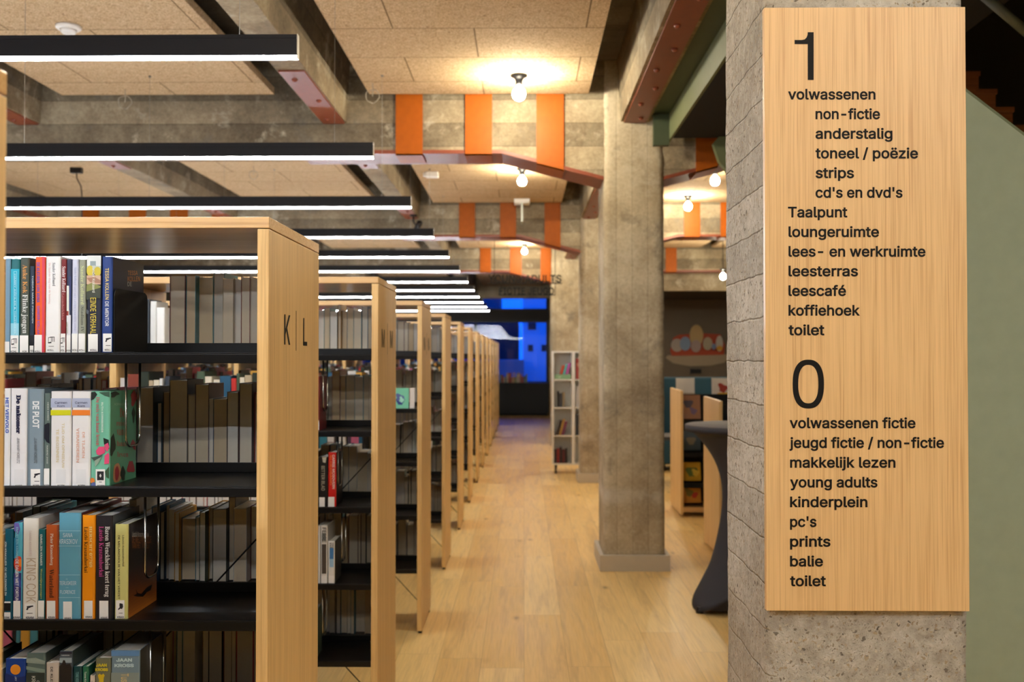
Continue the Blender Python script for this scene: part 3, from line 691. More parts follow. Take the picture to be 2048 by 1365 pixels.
# ---- small ceiling fittings
q = at(137, 40, 6.1)
t = empty('smoke_detector', (q.x, q.y, 3.7095), 'round white smoke detector on the left ceiling board', 'smoke detector')
MB().lathe([(0.0, 0), (0.075, -0.0005), (0.075, -0.014), (0.066, -0.022), (0.0, -0.023)], n=32).build('base', WHITE, t, smooth=True)
MB().lathe([(0.05, -0.0235), (0.044, -0.04), (0.036, -0.048), (0.0, -0.05)], n=32).build('sensor_head', WHITE, t, smooth=True)
q = at(868, 343, 11.0)
tag(MB().box(-0.09, 0.05, -0.05, 0.05, -0.06, -0.0005).box(-0.12, -0.09, -0.03, 0.03, -0.05, -0.01).build('motion_sensor', WHITE, loc=(q.x, q.y, 3.7095), bevel=0.008), 'small white sensor box on the board beyond the mid aisle beam', 'sensor')
q = at(1044, 400, 13.2)
t = empty('exit_sign', (q.x, 12.95, 3.7095), 'white emergency sign seen edge on before the second cross beam', 'sign')
MB().box(-0.1, 0.1, -0.1, 0.1, -0.06, -0.0005).build('base', WHITE, t, bevel=0.006)
MB().box(-0.012, 0.012, -0.13, 0.13, -0.3, -0.06).build('panel', mat((210, 220, 208), 0.3, name='sign_acrylic'), t)
t = empty('spotlight', (-1.43, 12.9, 3.507), 'small black spotlight under the beam over the third lamp', 'spotlight')
MB().lathe([(0.0, 0), (0.05, -0.0004), (0.05, -0.02), (0.0, -0.021)], n=16).build('base', BLACK, t, smooth=True)
MB().tube([(0, 0, -0.02), (0, 0, -0.09)], 0.012, 8).tube([(0.09, -0.05, -0.1), (0.01, 0.06, -0.22)], 0.038, 12).tube([(0, 0, -0.09), (0.05, 0, -0.16)], 0.01, 8).build('head', BLACK, t, smooth=True)

# ================================================================ THE OAK SIGN
SY = 2.313
s0, s1 = at(1531, 700, SY), at(1935.5, 700, SY); zt_, zb_ = at(1731, 14.5, SY).z, at(1731, 1223, SY).z
sg = empty('direction_sign', ((s0.x + s1.x) / 2, 2.331, zb_), 'oak veneer direction sign with black floor list on the near column', 'sign')
base = Vector(sg.location)
MB().box(s0.x - base.x, s1.x - base.x, SY - base.y, 0, 0, zt_ - zb_).build('board', OAK_SIGN, sg, bevel=0.0008)
P = lambda px, py: at(px, py, SY - 0.0006) - base
one = MB(); one.poly([P(1430 + a / 2.437, b / 2.437) for a, b in ((388, 195), (424, 195), (437, 192), (446, 183), (451, 170), (452, 157), (481, 157), (481, 390), (452, 390), (452, 215), (388, 215))])
one.build('numeral', INK, sg)
zr = MB(); cx0, cy0, rx, ry = 1616.6, 768.8, 31.4, 49.0; n = 56
def sup(a, rx, ry, e): c, s_ = math.cos(a), math.sin(a); return (cx0 + rx * math.copysign(abs(c) ** e, c), cy0 + ry * math.copysign(abs(s_) ** e, s_))
oo = [P(*sup(2 * math.pi * i / n, rx, ry, 0.82)) for i in range(n)]; ii = [P(*sup(2 * math.pi * i / n, rx - 11.3, ry - 10.6, 0.84)) for i in range(n)]
zr.raw(oo + ii, [(i, (i + 1) % n, n + (i + 1) % n, n + i) for i in range(n)]); zr.build('numeral', INK, sg)
LINES = [('volwassenen', 1576, 1751), ('non-fictie', 1631, 1760), ('anderstalig', 1631, 1785), ('toneel / poëzie', 1631, 1836), ('strips', 1631, 1708), ("cd's en dvd's", 1631, 1805), ('Taalpunt', 1576, 1695),
         ('loungeruimte', 1577, 1758), ('lees- en werkruimte', 1577, 1851), ('leesterras', 1577, 1716), ('leescafé', 1577, 1692), ('koffiehoek', 1577, 1720), ('toilet', 1577, 1649),
         ('volwassenen fictie', 1579, 1831), ('jeugd fictie / non-fictie', 1579, 1888), ('makkelijk lezen', 1580, 1791), ('young adults', 1580, 1755), ('kinderplein', 1580, 1735), ("pc's", 1580, 1633), ('prints', 1580, 1661), ('balie', 1580, 1646), ('toilet', 1580, 1652)]
XH = max(v[1] for v in glyphs('x', 'sans', 0.02)[0])
for i, (tx, a, b) in enumerate(LINES):
    bl = 198.6 + 39.32 * i if i < 13 else 856.5 + 39.52 * (i - 13)
    vs, fs = glyphs(tx, 'sans', 0.02)
    x0, x1 = min(v[0] for v in vs), max(v[0] for v in vs)
    k = 15.7 / XH
    mb = MB().raw([P(a + (x - x0) / (x1 - x0) * (b - a), bl - y * k) for x, y in vs], fs); mb.build('lettering', INK, sg)

# ---- hanging letters over the aisle
hs = empty('hanging_sign', (0, 14.5, 0), 'black letters YOUNG ADULTS FICTIE JEUGD hung on rods over the aisle', 'sign')
q0, q1 = at(975, 566, 14.5), at(1124, 566, 14.5); hs.location = ((q0.x + q1.x) / 2, 14.5, q0.z); hb = Vector(hs.location)
Pp = lambda px, py: at(px, py, 14.5) - hb
for tx, r_ in (('YOUNG ADULTS', (976, 550, 1123, 565.5)), ('FICTIE JEUGD', (998, 575, 1108, 590))):
    mb = MB(); letter(mb, tx, r_, Pp, 0, bold=0.02, rot=False)
    o = mb.build('lettering', INK, hs); so = o.modifiers.new('depth', 'SOLIDIFY'); so.thickness = 0.02
w = q1.x - q0.x
MB().box(-w / 2, w / 2, -0.012, 0.012, -0.016, -0.001).box(-w / 2 + 0.16, w / 2 - 0.1, -0.012, 0.012, -0.185, -0.172).build('rail', INK, hs)
MB().tube([(-w / 2 + 0.1, 0, 0), (-w / 2 + 0.1, 0, 3.709 - hb.z)], 0.004, 6).tube([(w / 2 - 0.1, 0, -0.18), (w / 2 - 0.1, 0, 3.709 - hb.z)], 0.004, 6).tube([(-w / 2 + 0.2, 0, -0.18), (-w / 2 + 0.2, 0, 0)], 0.004, 6).build('hanger', INK, hs)

# ================================================================ BOOKS
PAGES = [mat(c, 0.85, 0, 0.15, name='page_edges') for c in ((234, 226, 210), (238, 234, 224), (228, 216, 194), (222, 204, 174), (236, 232, 226), (220, 212, 198))]
PAGEW = mat((236, 233, 226), 0.85, 0, 0.15, name='white_page_edges')
LABELM = mat((228, 228, 226), 0.4, name='spine_label_paper')
OCC = []                                   # boxes that stand in the way of others, for ranking which books show
def cover_mesh(mb, w, d, h, t=0.0022, mi=0):
    """boards and spine of a book whose spine faces -y, bottom left corner of the spine at 0"""
    c = min(0.004, w * 0.2)
    mb.prism([(0, c), (c * 0.35, c * 0.35), (c, 0), (w - c, 0), (w - c * 0.35, c * 0.35), (w, c), (w, d), (w - t, d), (w - t, c + t), (t, c + t), (t, d), (0, d)], 'z', 0, h, mi)
def pages_mesh(mb, w, d, h, t=0.0022, mi=0, y0=None):
    mb.box(t + 0.0001, w - t - 0.0001, 0.0065, d - 0.003, 0.0025, h - 0.003, mi)
YS = UY(1) + 0.012                         # spines of the K and L bookcase stand in this plane
def make_map(kx, ky, k): return lambda a: (kx + a[0] / k, ky + a[1] / k)
LFONT = dict(font='sans', bold=0.01)
def icon_gun(mb, r, P, mi):
    x0, y0, x1, y1 = r
    pts = [(0.08, 0.22), (0.95, 0.05), (1.0, 0.3), (0.62, 0.42), (0.55, 0.55), (0.36, 0.55), (0.24, 1.0), (0.0, 0.95), (0.14, 0.5)]
    mb.poly([P(x0 + a * (x1 - x0), y0 + b * (y1 - y0)) for a, b in pts], mi)
def icon_books(mb, r, P, mi):
    x0, y0, x1, y1 = r
    def q(pts): mb.poly([P(x0 + a * (x1 - x0), y0 + b * (y1 - y0)) for a, b in pts], mi)
    for dx in (0.0, 0.22, 0.44):
        q([(0.05 + dx, 0.12 - dx * .2), (0.5 + dx, 0.0), (0.5 + dx, 0.08), (0.05 + dx, 0.2 - dx * .2)])
        q([(0.48 + dx, 0.0), (0.56 + dx, 0.0), (0.56 + dx, 0.75), (0.48 + dx, 0.8)])
    q([(0.05, 0.15), (0.12, 0.13), (0.12, 0.85), (0.05, 0.85)]); q([(0.0, 0.85), (0.5, 0.75), (0.55, 0.95), (0.05, 1.0)])
def icon_emblem(mb, r, P, mi):
    x0, y0, x1, y1 = r; cx, cy = (x0 + x1) / 2, (y0 + y1) / 2
    for a, b, s in ((0, -0.3, 0.3), (-0.28, 0.0, 0.22), (0.28, 0.0, 0.22), (0, 0.3, 0.2), (0, 0, 0.2)):
        mb.poly([P(cx + (a + s * math.cos(t)) * (x1 - x0) / 2, cy + (b + s * math.sin(t)) * (y1 - y0) / 2) for t in [k * math.pi / 6 for k in range(12)]], mi)
def icon_pot(mb, r, P, mi):
    x0, y0, x1, y1 = r
    mb.poly([P(x0 + a * (x1 - x0), y0 + b * (y1 - y0)) for a, b in ((0.3, 0.0), (0.9, 0.1), (0.95, 0.55), (0.75, 0.85), (0.45, 0.8), (0.05, 1.0), (0.0, 0.85), (0.3, 0.6), (0.25, 0.3))], mi)
ICONS = {'gun': icon_gun, 'books': icon_books, 'emblem': icon_emblem, 'pot': icon_pot}

def spine_book(label, m, k, zs, Y, x0, x1, yt, col, cov, depth, art=(), text=(), sticker=None, page=None, group=None, cover_art=None):
    """a book whose measured spine rectangle (crop pixels mapped by m, scale k) stands on the shelf at height zs in plane Y"""
    a, b = m((x0, yt)), m((x1, yt)); l, r = at(*a, Y), at(b[0], b[1], Y)
    w = r.x - l.x - 0.0006; h = l.z - zs; base = Vector((l.x + 0.0003, Y, zs + 0.0005))
    mb = MB(); cover_mesh(mb, w, depth, h, mi=0)
    dim = lambda c: tuple(round(v * 0.95) for v in c)
    S_, C_ = mat(dim(col), 0.35), mat(dim(cov), 0.35)
    o = mb.build('book', [S_, C_], loc=base)
    me = o.data
    for p in me.polygons:
        if abs(p.normal.x) > 0.9: p.material_index = 1
    tag(o, label, 'book', group or 'spine out books in the K and L bookcase')
    pg = MB(); pages_mesh(pg, w, depth, h); pg.build('page_block', page or PAGEW, o)
    lay = [0]
    def Pn(px, py): 
        q = m((px, py)); p = at(q[0], q[1], Y) - base; p.y = -0.00025 - 0.00018 * lay[0]; p.x = min(max(p.x, 0.0004), w - 0.0004); p.z = min(max(p.z, 0.0), h); return p
    mats = []
    def mi(c):
        mm = mat(dim(c), 0.4)
        if mm not in mats: mats.append(mm)
        return mats.index(mm)
    pr = MB()
    for kind, c, g in art:
        i = mi(c); lay[0] += 1
        if kind == 'r': pr.poly([Pn(g[0], g[1]), Pn(g[2], g[1]), Pn(g[2], g[3]), Pn(g[0], g[3])], i)
        elif kind == 'c': pr.poly([Pn(g[0] + g[2] * math.cos(t), g[1] + (g[3] if len(g) > 3 else g[2]) * math.sin(t)) for t in [q * math.pi / 9 for q in range(18)]], i)
        else: pr.poly([Pn(*q) for q in g], i)
    lay[0] += 1
    for t in text:
        body, c, rect = t[0], t[1], t[2]; font = t[3] if len(t) > 3 else 'sans'; rot = t[4] if len(t) > 4 else True; bold = t[5] if len(t) > 5 else (0.012 if font == 'sans' else 0.0)
        letter(pr, body, rect, Pn, mi(c), font, bold, rot)
    if pr.f: pr.build('spine_print', mats, o)
    if sticker:
        rect, code, cr, icon, ir = (list(sticker) + [None] * 5)[:5]
        lb = MB(); lay[0] += 1
        x_0, y_0, x_1, y_1 = rect
        lb.poly([Pn(x_0, y_0), Pn(x_1, y_0), Pn(x_1, y_1), Pn(x_0, y_1)], 0); lay[0] += 1
        if icon:
            if icon in ('emblem',): lb.poly([Pn(ir[0] - 12, ir[1] - 12), Pn(ir[2] + 12, ir[1] - 12), Pn(ir[2] + 12, ir[3] + 12), Pn(ir[0] - 12, ir[3] + 12)], 1); lay[0] += 1; ICONS[icon](lb, ir, Pn, 0)
            else: ICONS[icon](lb, ir, Pn, 1)
            ym = (ir[3] + cr[1]) / 2; lb.poly([Pn(ir[0] + 8, ym - 3), Pn(ir[2] - 8, ym - 3), Pn(ir[2] - 8, ym + 3), Pn(ir[0] + 8, ym + 3)], 1)
        if code: letter(lb, code, cr, Pn, 1, 'sans', 0.02, False)
        lb.build('spine_label', [LABELM, mat((26, 26, 34), 0.5)], o)
    if cover_art: cover_art(o, w, depth, h, base)
    OCC.append((base.x, base.x + w, base.y, base.y + depth, base.z, base.z + h, -1))
    return o

# ---- top shelf of the K and L bookcase, left to right
m1 = make_map(0, 500, 6.203)
def B1(*a, **kw): return spine_book(a[0], m1, 6.203, LV[0], YS, *a[1:], **kw)
WH, NAVY = (232, 232, 232), (22, 30, 60)
B1('pale blue grey book at the left end of the top shelf, K and L bookcase', 62, 131, 108, (112, 150, 176), (40, 90, 100), 0.15, sticker=((60, 1140, 118, 1278),))
B1('turquoise and cyan book with fine white frame on the top shelf', 134, 245, 112, (30, 104, 112), (26, 90, 100), 0.15,
   art=[('r', (38, 176, 206), (134, 238, 245, 1060)), ('r', (142, 206, 226), (134, 912, 245, 1280)), ('r', (170, 226, 238), (172, 270, 176, 1060)), ('r', (170, 226, 238), (208, 270, 212, 1060)), ('r', (170, 226, 238), (172, 268, 212, 273))],
   text=[('HARRY KÖHLER & THUISREIS', (214, 240, 244), (183, 300, 201, 1040))], sticker=((134, 1062, 243, 1278), 'KOHL', (138, 1250, 210, 1276), 'books', (142, 1100, 214, 1180)))
B1('dark grey green book with orange and white title on the top shelf', 247, 364, 95, (72, 80, 72), (52, 58, 52), 0.16,
   text=[('Auke Kok', (216, 150, 70), (283, 186, 340, 540), 'serif'), ('Flinke jongen', (224, 226, 222), (262, 556, 345, 1038), 'serif')], sticker=((246, 1062, 352, 1278), 'KOK', (280, 1250, 336, 1272)))
B1('small dark navy book squeezed beside the orange one, top shelf', 368, 428, 205, (26, 44, 66), (20, 28, 44), 0.13,
   text=[('TOBIAS MAAS PIKKUIN', (196, 206, 214), (398, 320, 416, 910))], sticker=((370, 1190, 424, 1278), 'KOL', (380, 1242, 422, 1266)), art=[('r', (14, 14, 22), (370, 1062, 424, 1190))])
B1('bright orange book with blue lettering and pink edge on the top shelf', 432, 561, 88, (238, 92, 36), (214, 56, 84), 0.15, art=[('r', (216, 62, 92), (524, 88, 561, 1280))],
   text=[('DE KLEUREN VAN ANNA', (44, 74, 190), (456, 158, 494, 655)), ('SANDER KOLLAA', (104, 84, 200), (462, 695, 494, 1050))], sticker=((425, 1056, 521, 1276), 'KOLL', (434, 1250, 508, 1274)))
B1('thick plain white book with small grey title on the top shelf', 565, 754, 82, (238, 238, 238), (222, 222, 224), 0.16,
   text=[('Sander Kollaard', (120, 122, 130), (652, 160, 688, 450), 'serif'), ('De laatste dag van de koning', (232, 196, 192), (598, 160, 630, 672), 'serif')],
   sticker=((570, 1070, 700, 1276), 'KOLL', (592, 1234, 670, 1258), 'books', (596, 1078, 678, 1162)))
B1('dark red book with white lettering on the top shelf', 757, 824, 118, (122, 32, 36), (90, 24, 28), 0.14,
   text=[('Sander Kollaard', (236, 226, 224), (772, 206, 816, 526), 'serif'), ('Levensberichten', (190, 130, 128), (768, 540, 796, 870), 'serif')], sticker=((745, 1040, 812, 1278), 'KOL', (748, 1236, 800, 1260), 'books', (750, 1090, 804, 1166)))
B1('thin navy and white book between dark red and lavender books', 827, 889, 122, (52, 58, 84), (40, 46, 80), 0.14,
   art=[('r', (226, 228, 220), (827, 446, 860, 1280)), ('r', (52, 60, 110), (858, 330, 889, 750)), ('r', (222, 222, 228), (827, 810, 889, 1280)), ('r', (150, 60, 54), (827, 760, 852, 815))],
   text=[('LENTZING', (160, 150, 120), (828, 900, 846, 1040))], sticker=((827, 1060, 886, 1278), 'KOES', (830, 1240, 882, 1262)))
B1('pale lavender book on the top shelf', 892, 972, 114, (206, 210, 232), (190, 196, 220), 0.15, text=[('Sander Kollaard', (160, 170, 206), (924, 220, 948, 440), 'serif'), ('UIT HET LEVEN VAN EEN HOND', (166, 172, 206), (922, 460, 940, 1012))],
   sticker=((892, 1040, 970, 1278), 'KOLL', (900, 1232, 968, 1258)))
B1('grey olive book with pale green title on the top shelf', 975, 1066, 120, (150, 154, 138), (130, 134, 118), 0.15, text=[('Sander Kollaard', (204, 212, 156), (1002, 200, 1046, 680), 'serif'), ('Stadium IV', (84, 88, 78), (1004, 704, 1042, 1020), 'serif')],
   sticker=((975, 1040, 1064, 1278), 'KOLL', (984, 1234, 1052, 1258)))
B1('landscape photo spine with yellow title on the top shelf', 1076, 1258, 72, (34, 38, 58), (30, 34, 52), 0.15,
   art=[('r', (226, 232, 232), (1076, 72, 1258, 200)), ('r', (150, 166, 172), (1120, 140, 1190, 210)), ('r', (196, 208, 196), (1076, 200, 1258, 260)), ('c', (214, 196, 70), (1120, 260, 44, 66)), ('c', (206, 190, 60), (1212, 270, 46, 58)),
        ('r', (208, 176, 150), (1076, 318, 1258, 430)), ('p', (170, 126, 104), ((1076, 350), (1180, 340), (1258, 380), (1258, 420), (1120, 400))), ('p', (136, 142, 80), ((1076, 440), (1140, 410), (1258, 450), (1258, 560), (1076, 520))), ('p', (60, 66, 56), ((1076, 520), (1258, 470), (1258, 600), (1076, 620))),
        ('p', (84, 92, 104), ((1076, 740), (1110, 760), (1100, 800), (1076, 790)))],
   text=[('Sander Kollaard', (226, 226, 210), (1150, 196, 1184, 530)), ('EINDE VERHAAL', (234, 214, 74), (1126, 596, 1196, 1046), 'sans', True, 0.0)], sticker=((1098, 1046, 1218, 1264), 'KOLL', (1126, 1232, 1208, 1258)))
def mentor(o, w, d, h, base):
    mb = MB(); f = lambda px, py: Vector((w + 0.0004, *(lambda p: (p.y - base.y, p.z - base.z))(atx(*m1((px, py)), base.x + w))))
    for t, r, i in (('TESSA', (1584, 258, 1706, 315), 0), ('KOLLEN', (1582, 330, 1736, 392), 0), ('DE', (1580, 396, 1634, 452), 1)): letter(mb, t, r, f, i, 'sans', 0.01, False)
    mb.build('cover_print', [mat((190, 120, 48), 0.4), mat((176, 176, 172), 0.4)], o)
B1('dark blue thriller with yellow and white title against the black bookend', 1262, 1396, 86, (34, 62, 130), (16, 20, 44), 0.2,
   text=[('TESSA KOLLEN', (226, 204, 120), (1306, 226, 1352, 616)), ('DE MENTOR', (226, 228, 232), (1304, 642, 1350, 948))], sticker=((1278, 1040, 1390, 1264), 'KOLL', (1302, 1230, 1378, 1254), 'gun', (1306, 1086, 1380, 1144)), cover_art=mentor)
# black plate bookend
q = atx(*m1((1402, 1270)), at(*m1((1402, 700)), YS).x)
bx = at(*m1((1396, 700)), YS).x + 0.002; zt2 = at(228, 577, YS).z - LV[0]
be = empty('plate_bookend', (bx, UY(1) + 0.014, LV[0] + 0.0008), 'black plate bookend holding up the dark blue thriller on the top shelf', 'bookend')
pts = [(0, 0), (0.215, 0), (0.215, zt2 - 0.02), (0.209, zt2 - 0.006), (0.195, zt2), (0.02, zt2), (0.006, zt2 - 0.006), (0, zt2 - 0.02)]
MB().prism(pts, 'x', 0.0, 0.0018).build('plate', BLACK_MATT, be); MB().box(0.0018, 0.05, 0.0, 0.12, 0.0003, 0.0018).build('foot_plate', BLACK_MATT, be)

# ---- second shelf
m2 = make_map(0, 720, 5.055)
def B2(*a, **kw): return spine_book(a[0], m2, 5.055, LV[1], YS, *a[1:], **kw)
B2('white book with large blue title at the left end, second shelf', 40, 104, 292, (234, 236, 240), (210, 214, 220), 0.16, text=[('HET VERVOLG', (34, 84, 190), (56, 384, 90, 742), 'sans', True, 0.03)])
B2('white book with bold navy title, second shelf', 106, 277, 292, (234, 234, 238), (206, 208, 214), 0.16, text=[('De nakomer', (26, 32, 66), (165, 355, 212, 748), 'serif', True, 0.03), ('JEAN HANFF KORELITZ', (60, 64, 86), (172, 790, 200, 1048), 'sans', True, 0.0)],
   art=[('r', (224, 224, 228), (120, 940, 262, 944)), ('r', (226, 226, 230), (146, 1108, 240, 1260))], sticker=((150, 1258, 236, 1288), 'KORF', (158, 1264, 228, 1284)))
B2('slate grey book with white block title, second shelf', 281, 444, 298, (132, 152, 166), (96, 112, 124), 0.16, art=[('r', (112, 132, 146), (281, 298, 300, 1294))], text=[('DE PLOT', (236, 240, 242), (330, 420, 398, 692), 'sans', True, 0.03), ('JEAN HANFF KORELITZ', (58, 68, 80), (344, 790, 374, 1046), 'sans', True, 0.0)],
   sticker=((312, 1106, 408, 1286), 'KORF', (336, 1262, 400, 1282), 'gun', (342, 1142, 408, 1196)))
B2('narrow green grey book with black silhouette, second shelf', 448, 509, 340, (96, 114, 112), (70, 84, 84), 0.14, art=[('p', (22, 26, 40), ((448, 660), (480, 640), (509, 640), (509, 850), (470, 830), (448, 790)))],
   text=[('HEIDI KOREN', (206, 216, 212), (480, 430, 494, 612)), ('HAWAI 2000', (206, 216, 212), (472, 868, 486, 1052))], sticker=((444, 1100, 509, 1292), 'KORN', (446, 1262, 506, 1284)))
def korn(label, x0, x1, band, l1, l2, tc, yy):
    c = (x0 + x1) / 2
    return B2(label, x0, x1, 322, (236, 236, 238), (190, 190, 200), 0.15, art=[('r', (178, 188, 216), (x0, 390, x1, 484)), ('r', band, (x0, 508, x1, 562)), ('r', (226, 228, 232), (c - 50, 1108, c + 50, 1250))],
       text=[('Carmen', (74, 80, 112), (c - 62, 422, c + 62, 446), 'sans', False), ('Korn', (74, 80, 112), (c - 36, 456, c + 38, 478), 'sans', False), (l1, tc, (c + 10, yy[0], c + 36, yy[1])), (l2, tc, (c - 48, yy[2], c - 20, yy[3]))],
       sticker=((c - 48, 1252, c + 52, 1290), 'KORN', (c - 32, 1262, c + 40, 1284)))
korn('white book with lilac band and yellow stripe, second shelf', 512, 722, (214, 216, 30), 'TIJD OM OPNIEUW', 'TE BEGINNEN', (222, 208, 168), (640, 1098, 700, 1036))
korn('white book with lilac band and orange stripe, second shelf', 727, 917, (240, 134, 48), 'DE TIJDEN', 'VERANDEREN', (232, 180, 160), (732, 992, 692, 1038))
PK, DG = (226, 82, 128), (34, 40, 40)
def flora(o, w, d, h, base):
    mb = MB(); f = lambda px, py: Vector((w + 0.0004 + 0.0002 * lay[0], *(lambda p: (p.y - base.y, p.z - base.z))(atx(*m2((px, py)), base.x + w)))); lay = [0]
    for t, r in (('De', (1210, 490, 1260, 580)), ('reis', (1176, 612, 1250, 668)), ('van', (1180, 706, 1248, 764)), ('haar', (1180, 820, 1290, 874)), ('leven', (1184, 930, 1296, 984))): letter(mb, t, r, f, 0, 'serif', 0.0, False)
    letter(mb, 'KORNBERGER', (1158, 438, 1296, 462), f, 1, 'sans', 0.0, False)
    lay[0] = 1
    def bl(cx, cy, rx, ry, i, wob=0.25, seed=0):
        lay[0] += 0.5; mb.poly([(lambda p: Vector((p.x, p.y, max(p.z, 0.003))))(f(cx + rx * math.cos(a) * (1 + wob * math.sin(3 * a + seed)), cy + ry * math.sin(a) * (1 + wob * math.cos(2 * a + seed)))) for a in [k * math.pi / 8 for k in range(16)]], i)
    bl(1136, 860, 26, 120, 2, .3, 1); bl(1348, 390, 30, 70, 3, .3, 2); bl(1320, 1080, 34, 80, 3, .35, 0); bl(1180, 1150, 42, 110, 4, .1, 1); bl(1178, 1150, 22, 72, 3, .1, 2); bl(1240, 1170, 24, 80, 2, .3, 4); bl(1345, 560, 16, 60, 2, .4, 3); bl(1345, 860, 24, 50, 3, .4, 5); bl(1150, 350, 40, 26, 2, .4, 2)
    mb.build('cover_print', [mat((150, 74, 66), 0.4), mat((150, 180, 160), 0.4), mat((40, 48, 40), 0.4), mat((150, 56, 60), 0.4), mat((176, 128, 92), 0.4)], o)
B2('mint green book with pink magnolia spine, second shelf', 919, 1113, 322, (116, 190, 164), (88, 150, 118), 0.165,
   art=[('p', DG, ((919, 330), (960, 322), (985, 350), (950, 400), (919, 412))), ('p', (60, 90, 76), ((1000, 330), (1110, 322), (1110, 380), (1060, 366))), ('p', DG, ((1046, 790), (1100, 810), (1112, 900), (1070, 920), (1052, 850))), ('p', PK, ((972, 920), (1000, 880), (1058, 878), (1064, 940), (1010, 966), (980, 958))),
        ('p', PK, ((1056, 860), (1092, 840), (1112, 880), (1088, 930), (1066, 910))), ('p', PK, ((1060, 970), (1096, 940), (1113, 960), (1110, 1050), (1056, 1056))), ('p', (64, 84, 80), ((922, 990), (970, 980), (1040, 960), (1000, 1020), (960, 1080), (966, 1030))), ('p', (150, 176, 160), ((960, 1020), (1030, 980), (1000, 1040), (964, 1084))),
        ('p', (56, 84, 60), ((1064, 1130), (1113, 1080), (1113, 1200), (1080, 1190))), ('c', (222, 130, 54), (938, 1222, 24, 28)), ('c', (96, 110, 170), (950, 1264, 26, 26))],
   text=[('De reis van haar leven', (196, 92, 104), (976, 376, 1012, 866), 'serif'), ('RUTH KORNBERGER', (226, 240, 232), (1028, 430, 1048, 734))], sticker=((972, 1106, 1066, 1288), 'KORN', (990, 1264, 1062, 1284), 'emblem', (998, 1140, 1042, 1206)), cover_art=flora)

# ---- third shelf
m3 = make_map(0, 1000, 5.459)
def B3(*a, **kw): return spine_book(a[0], m3, 5.459, LV[2], YS, *a[1:], **kw)
B3('deep teal book at the left end, third shelf', 48, 143, 326, (10, 88, 116), (8, 60, 80), 0.15, art=[('r', (226, 230, 230), (48, 1112, 116, 1130)), ('r', (16, 16, 20), (48, 1130, 116, 1214))], text=[('JON KRAKAUER  DE WILDERNIS IN', (214, 226, 230), (50, 450, 74, 1046))], sticker=((48, 1230, 116, 1304), 'KRAK', (52, 1276, 108, 1298)))
B3('multicoloured spine with cyan top, red sun and navy base, third shelf', 153, 243, 254, (84, 178, 206), (60, 90, 150), 0.15,
   art=[('p', (104, 96, 176), ((153, 254), (205, 254), (222, 320), (200, 380), (153, 340))), ('p', (36, 130, 176), ((153, 420), (190, 400), (205, 540), (160, 640), (153, 640))), ('c', (214, 66, 46), (205, 700, 52, 84)), ('c', (240, 132, 44), (226, 690, 26, 44)), ('r', (52, 50, 120), (153, 800, 243, 1304)), ('p', (60, 80, 160), ((153, 860), (200, 830), (243, 900), (243, 960), (153, 930)))],
   text=[('EMMELIEN KRAMER', (150, 206, 226), (178, 300, 202, 650)), ('DE DAGEN MET FORTUN', (236, 236, 240), (172, 654, 206, 1108), 'sans', True, 0.02)], sticker=((146, 1104, 226, 1302), 'KRAM', (150, 1274, 220, 1296)))
B3('cream white book with large beige title and pistol label, third shelf', 248, 417, 206, (230, 226, 218), (206, 202, 194), 0.17, text=[('DANNE KRAMERS', (214, 196, 194), (318, 340, 346, 616), 'sans', True, 0.0), ('KING COK', (190, 172, 150), (288, 640, 392, 1122), 'sans', True, 0.0)],
   sticker=((272, 1136, 386, 1304), 'KRAM', (284, 1276, 368, 1300), 'gun', (286, 1152, 366, 1206)))
B3('narrow dark teal book with yellow title, third shelf', 419, 492, 326, (14, 96, 104), (10, 66, 74), 0.14, text=[('EMMELIEN KRAMER', (230, 234, 226), (440, 380, 462, 720)), ('Woestijnpassages', (206, 204, 104), (438, 752, 462, 1084), 'serif')], sticker=((416, 1102, 490, 1302), 'KRAM', (422, 1278, 486, 1300)))
B3('rust orange book with white and black title, third shelf', 496, 637, 280, (180, 84, 36), (150, 70, 40), 0.15, art=[('r', (150, 70, 44), (626, 280, 637, 1304))], text=[('Pieter Kranenborg', (240, 226, 214), (542, 370, 584, 716), 'serif'), ('Waterland', (60, 32, 20), (540, 760, 588, 1070), 'serif')], sticker=((512, 1104, 606, 1300), 'KRAN', (528, 1274, 600, 1296)))
LB = (164, 212, 226)
B3('wide sky blue book with white ruled lines, third shelf', 640, 884, 148, (96, 162, 190), (110, 40, 44), 0.17, art=[('r', LB, (640, 338, 880, 343)), ('r', LB, (640, 504, 880, 509)), ('r', LB, (640, 820, 880, 825)), ('r', LB, (640, 1066, 880, 1071))],
   text=[('SANA', (222, 236, 240), (690, 364, 794, 410), 'sans', False, 0.0), ('KRASIKOV', (222, 236, 240), (650, 430, 848, 482), 'sans', False, 0.0), ('DE', LB, (722, 860, 742, 874), 'sans', False, 0.0), ('TERUGKEER', (222, 236, 240), (652, 890, 834, 932), 'sans', False, 0.0), ('VAN', LB, (718, 954, 748, 966), 'sans', False, 0.0), ('FLORENCE', (222, 236, 240), (658, 988, 824, 1028), 'sans', False, 0.0)],
   sticker=((692, 1112, 788, 1306), 'KRAS', (708, 1284, 778, 1306)))
B3('amber orange book with pale title, third shelf', 894, 1040, 174, (240, 148, 18), (200, 120, 20), 0.16, text=[('HERSCHT 07769', (248, 226, 150), (976, 292, 1008, 738), 'serif'), ('László Krasznahorkai', (70, 46, 14), (920, 296, 960, 798), 'serif')], sticker=((918, 1104, 1012, 1300), 'KRAS', (936, 1270, 1006, 1292)))
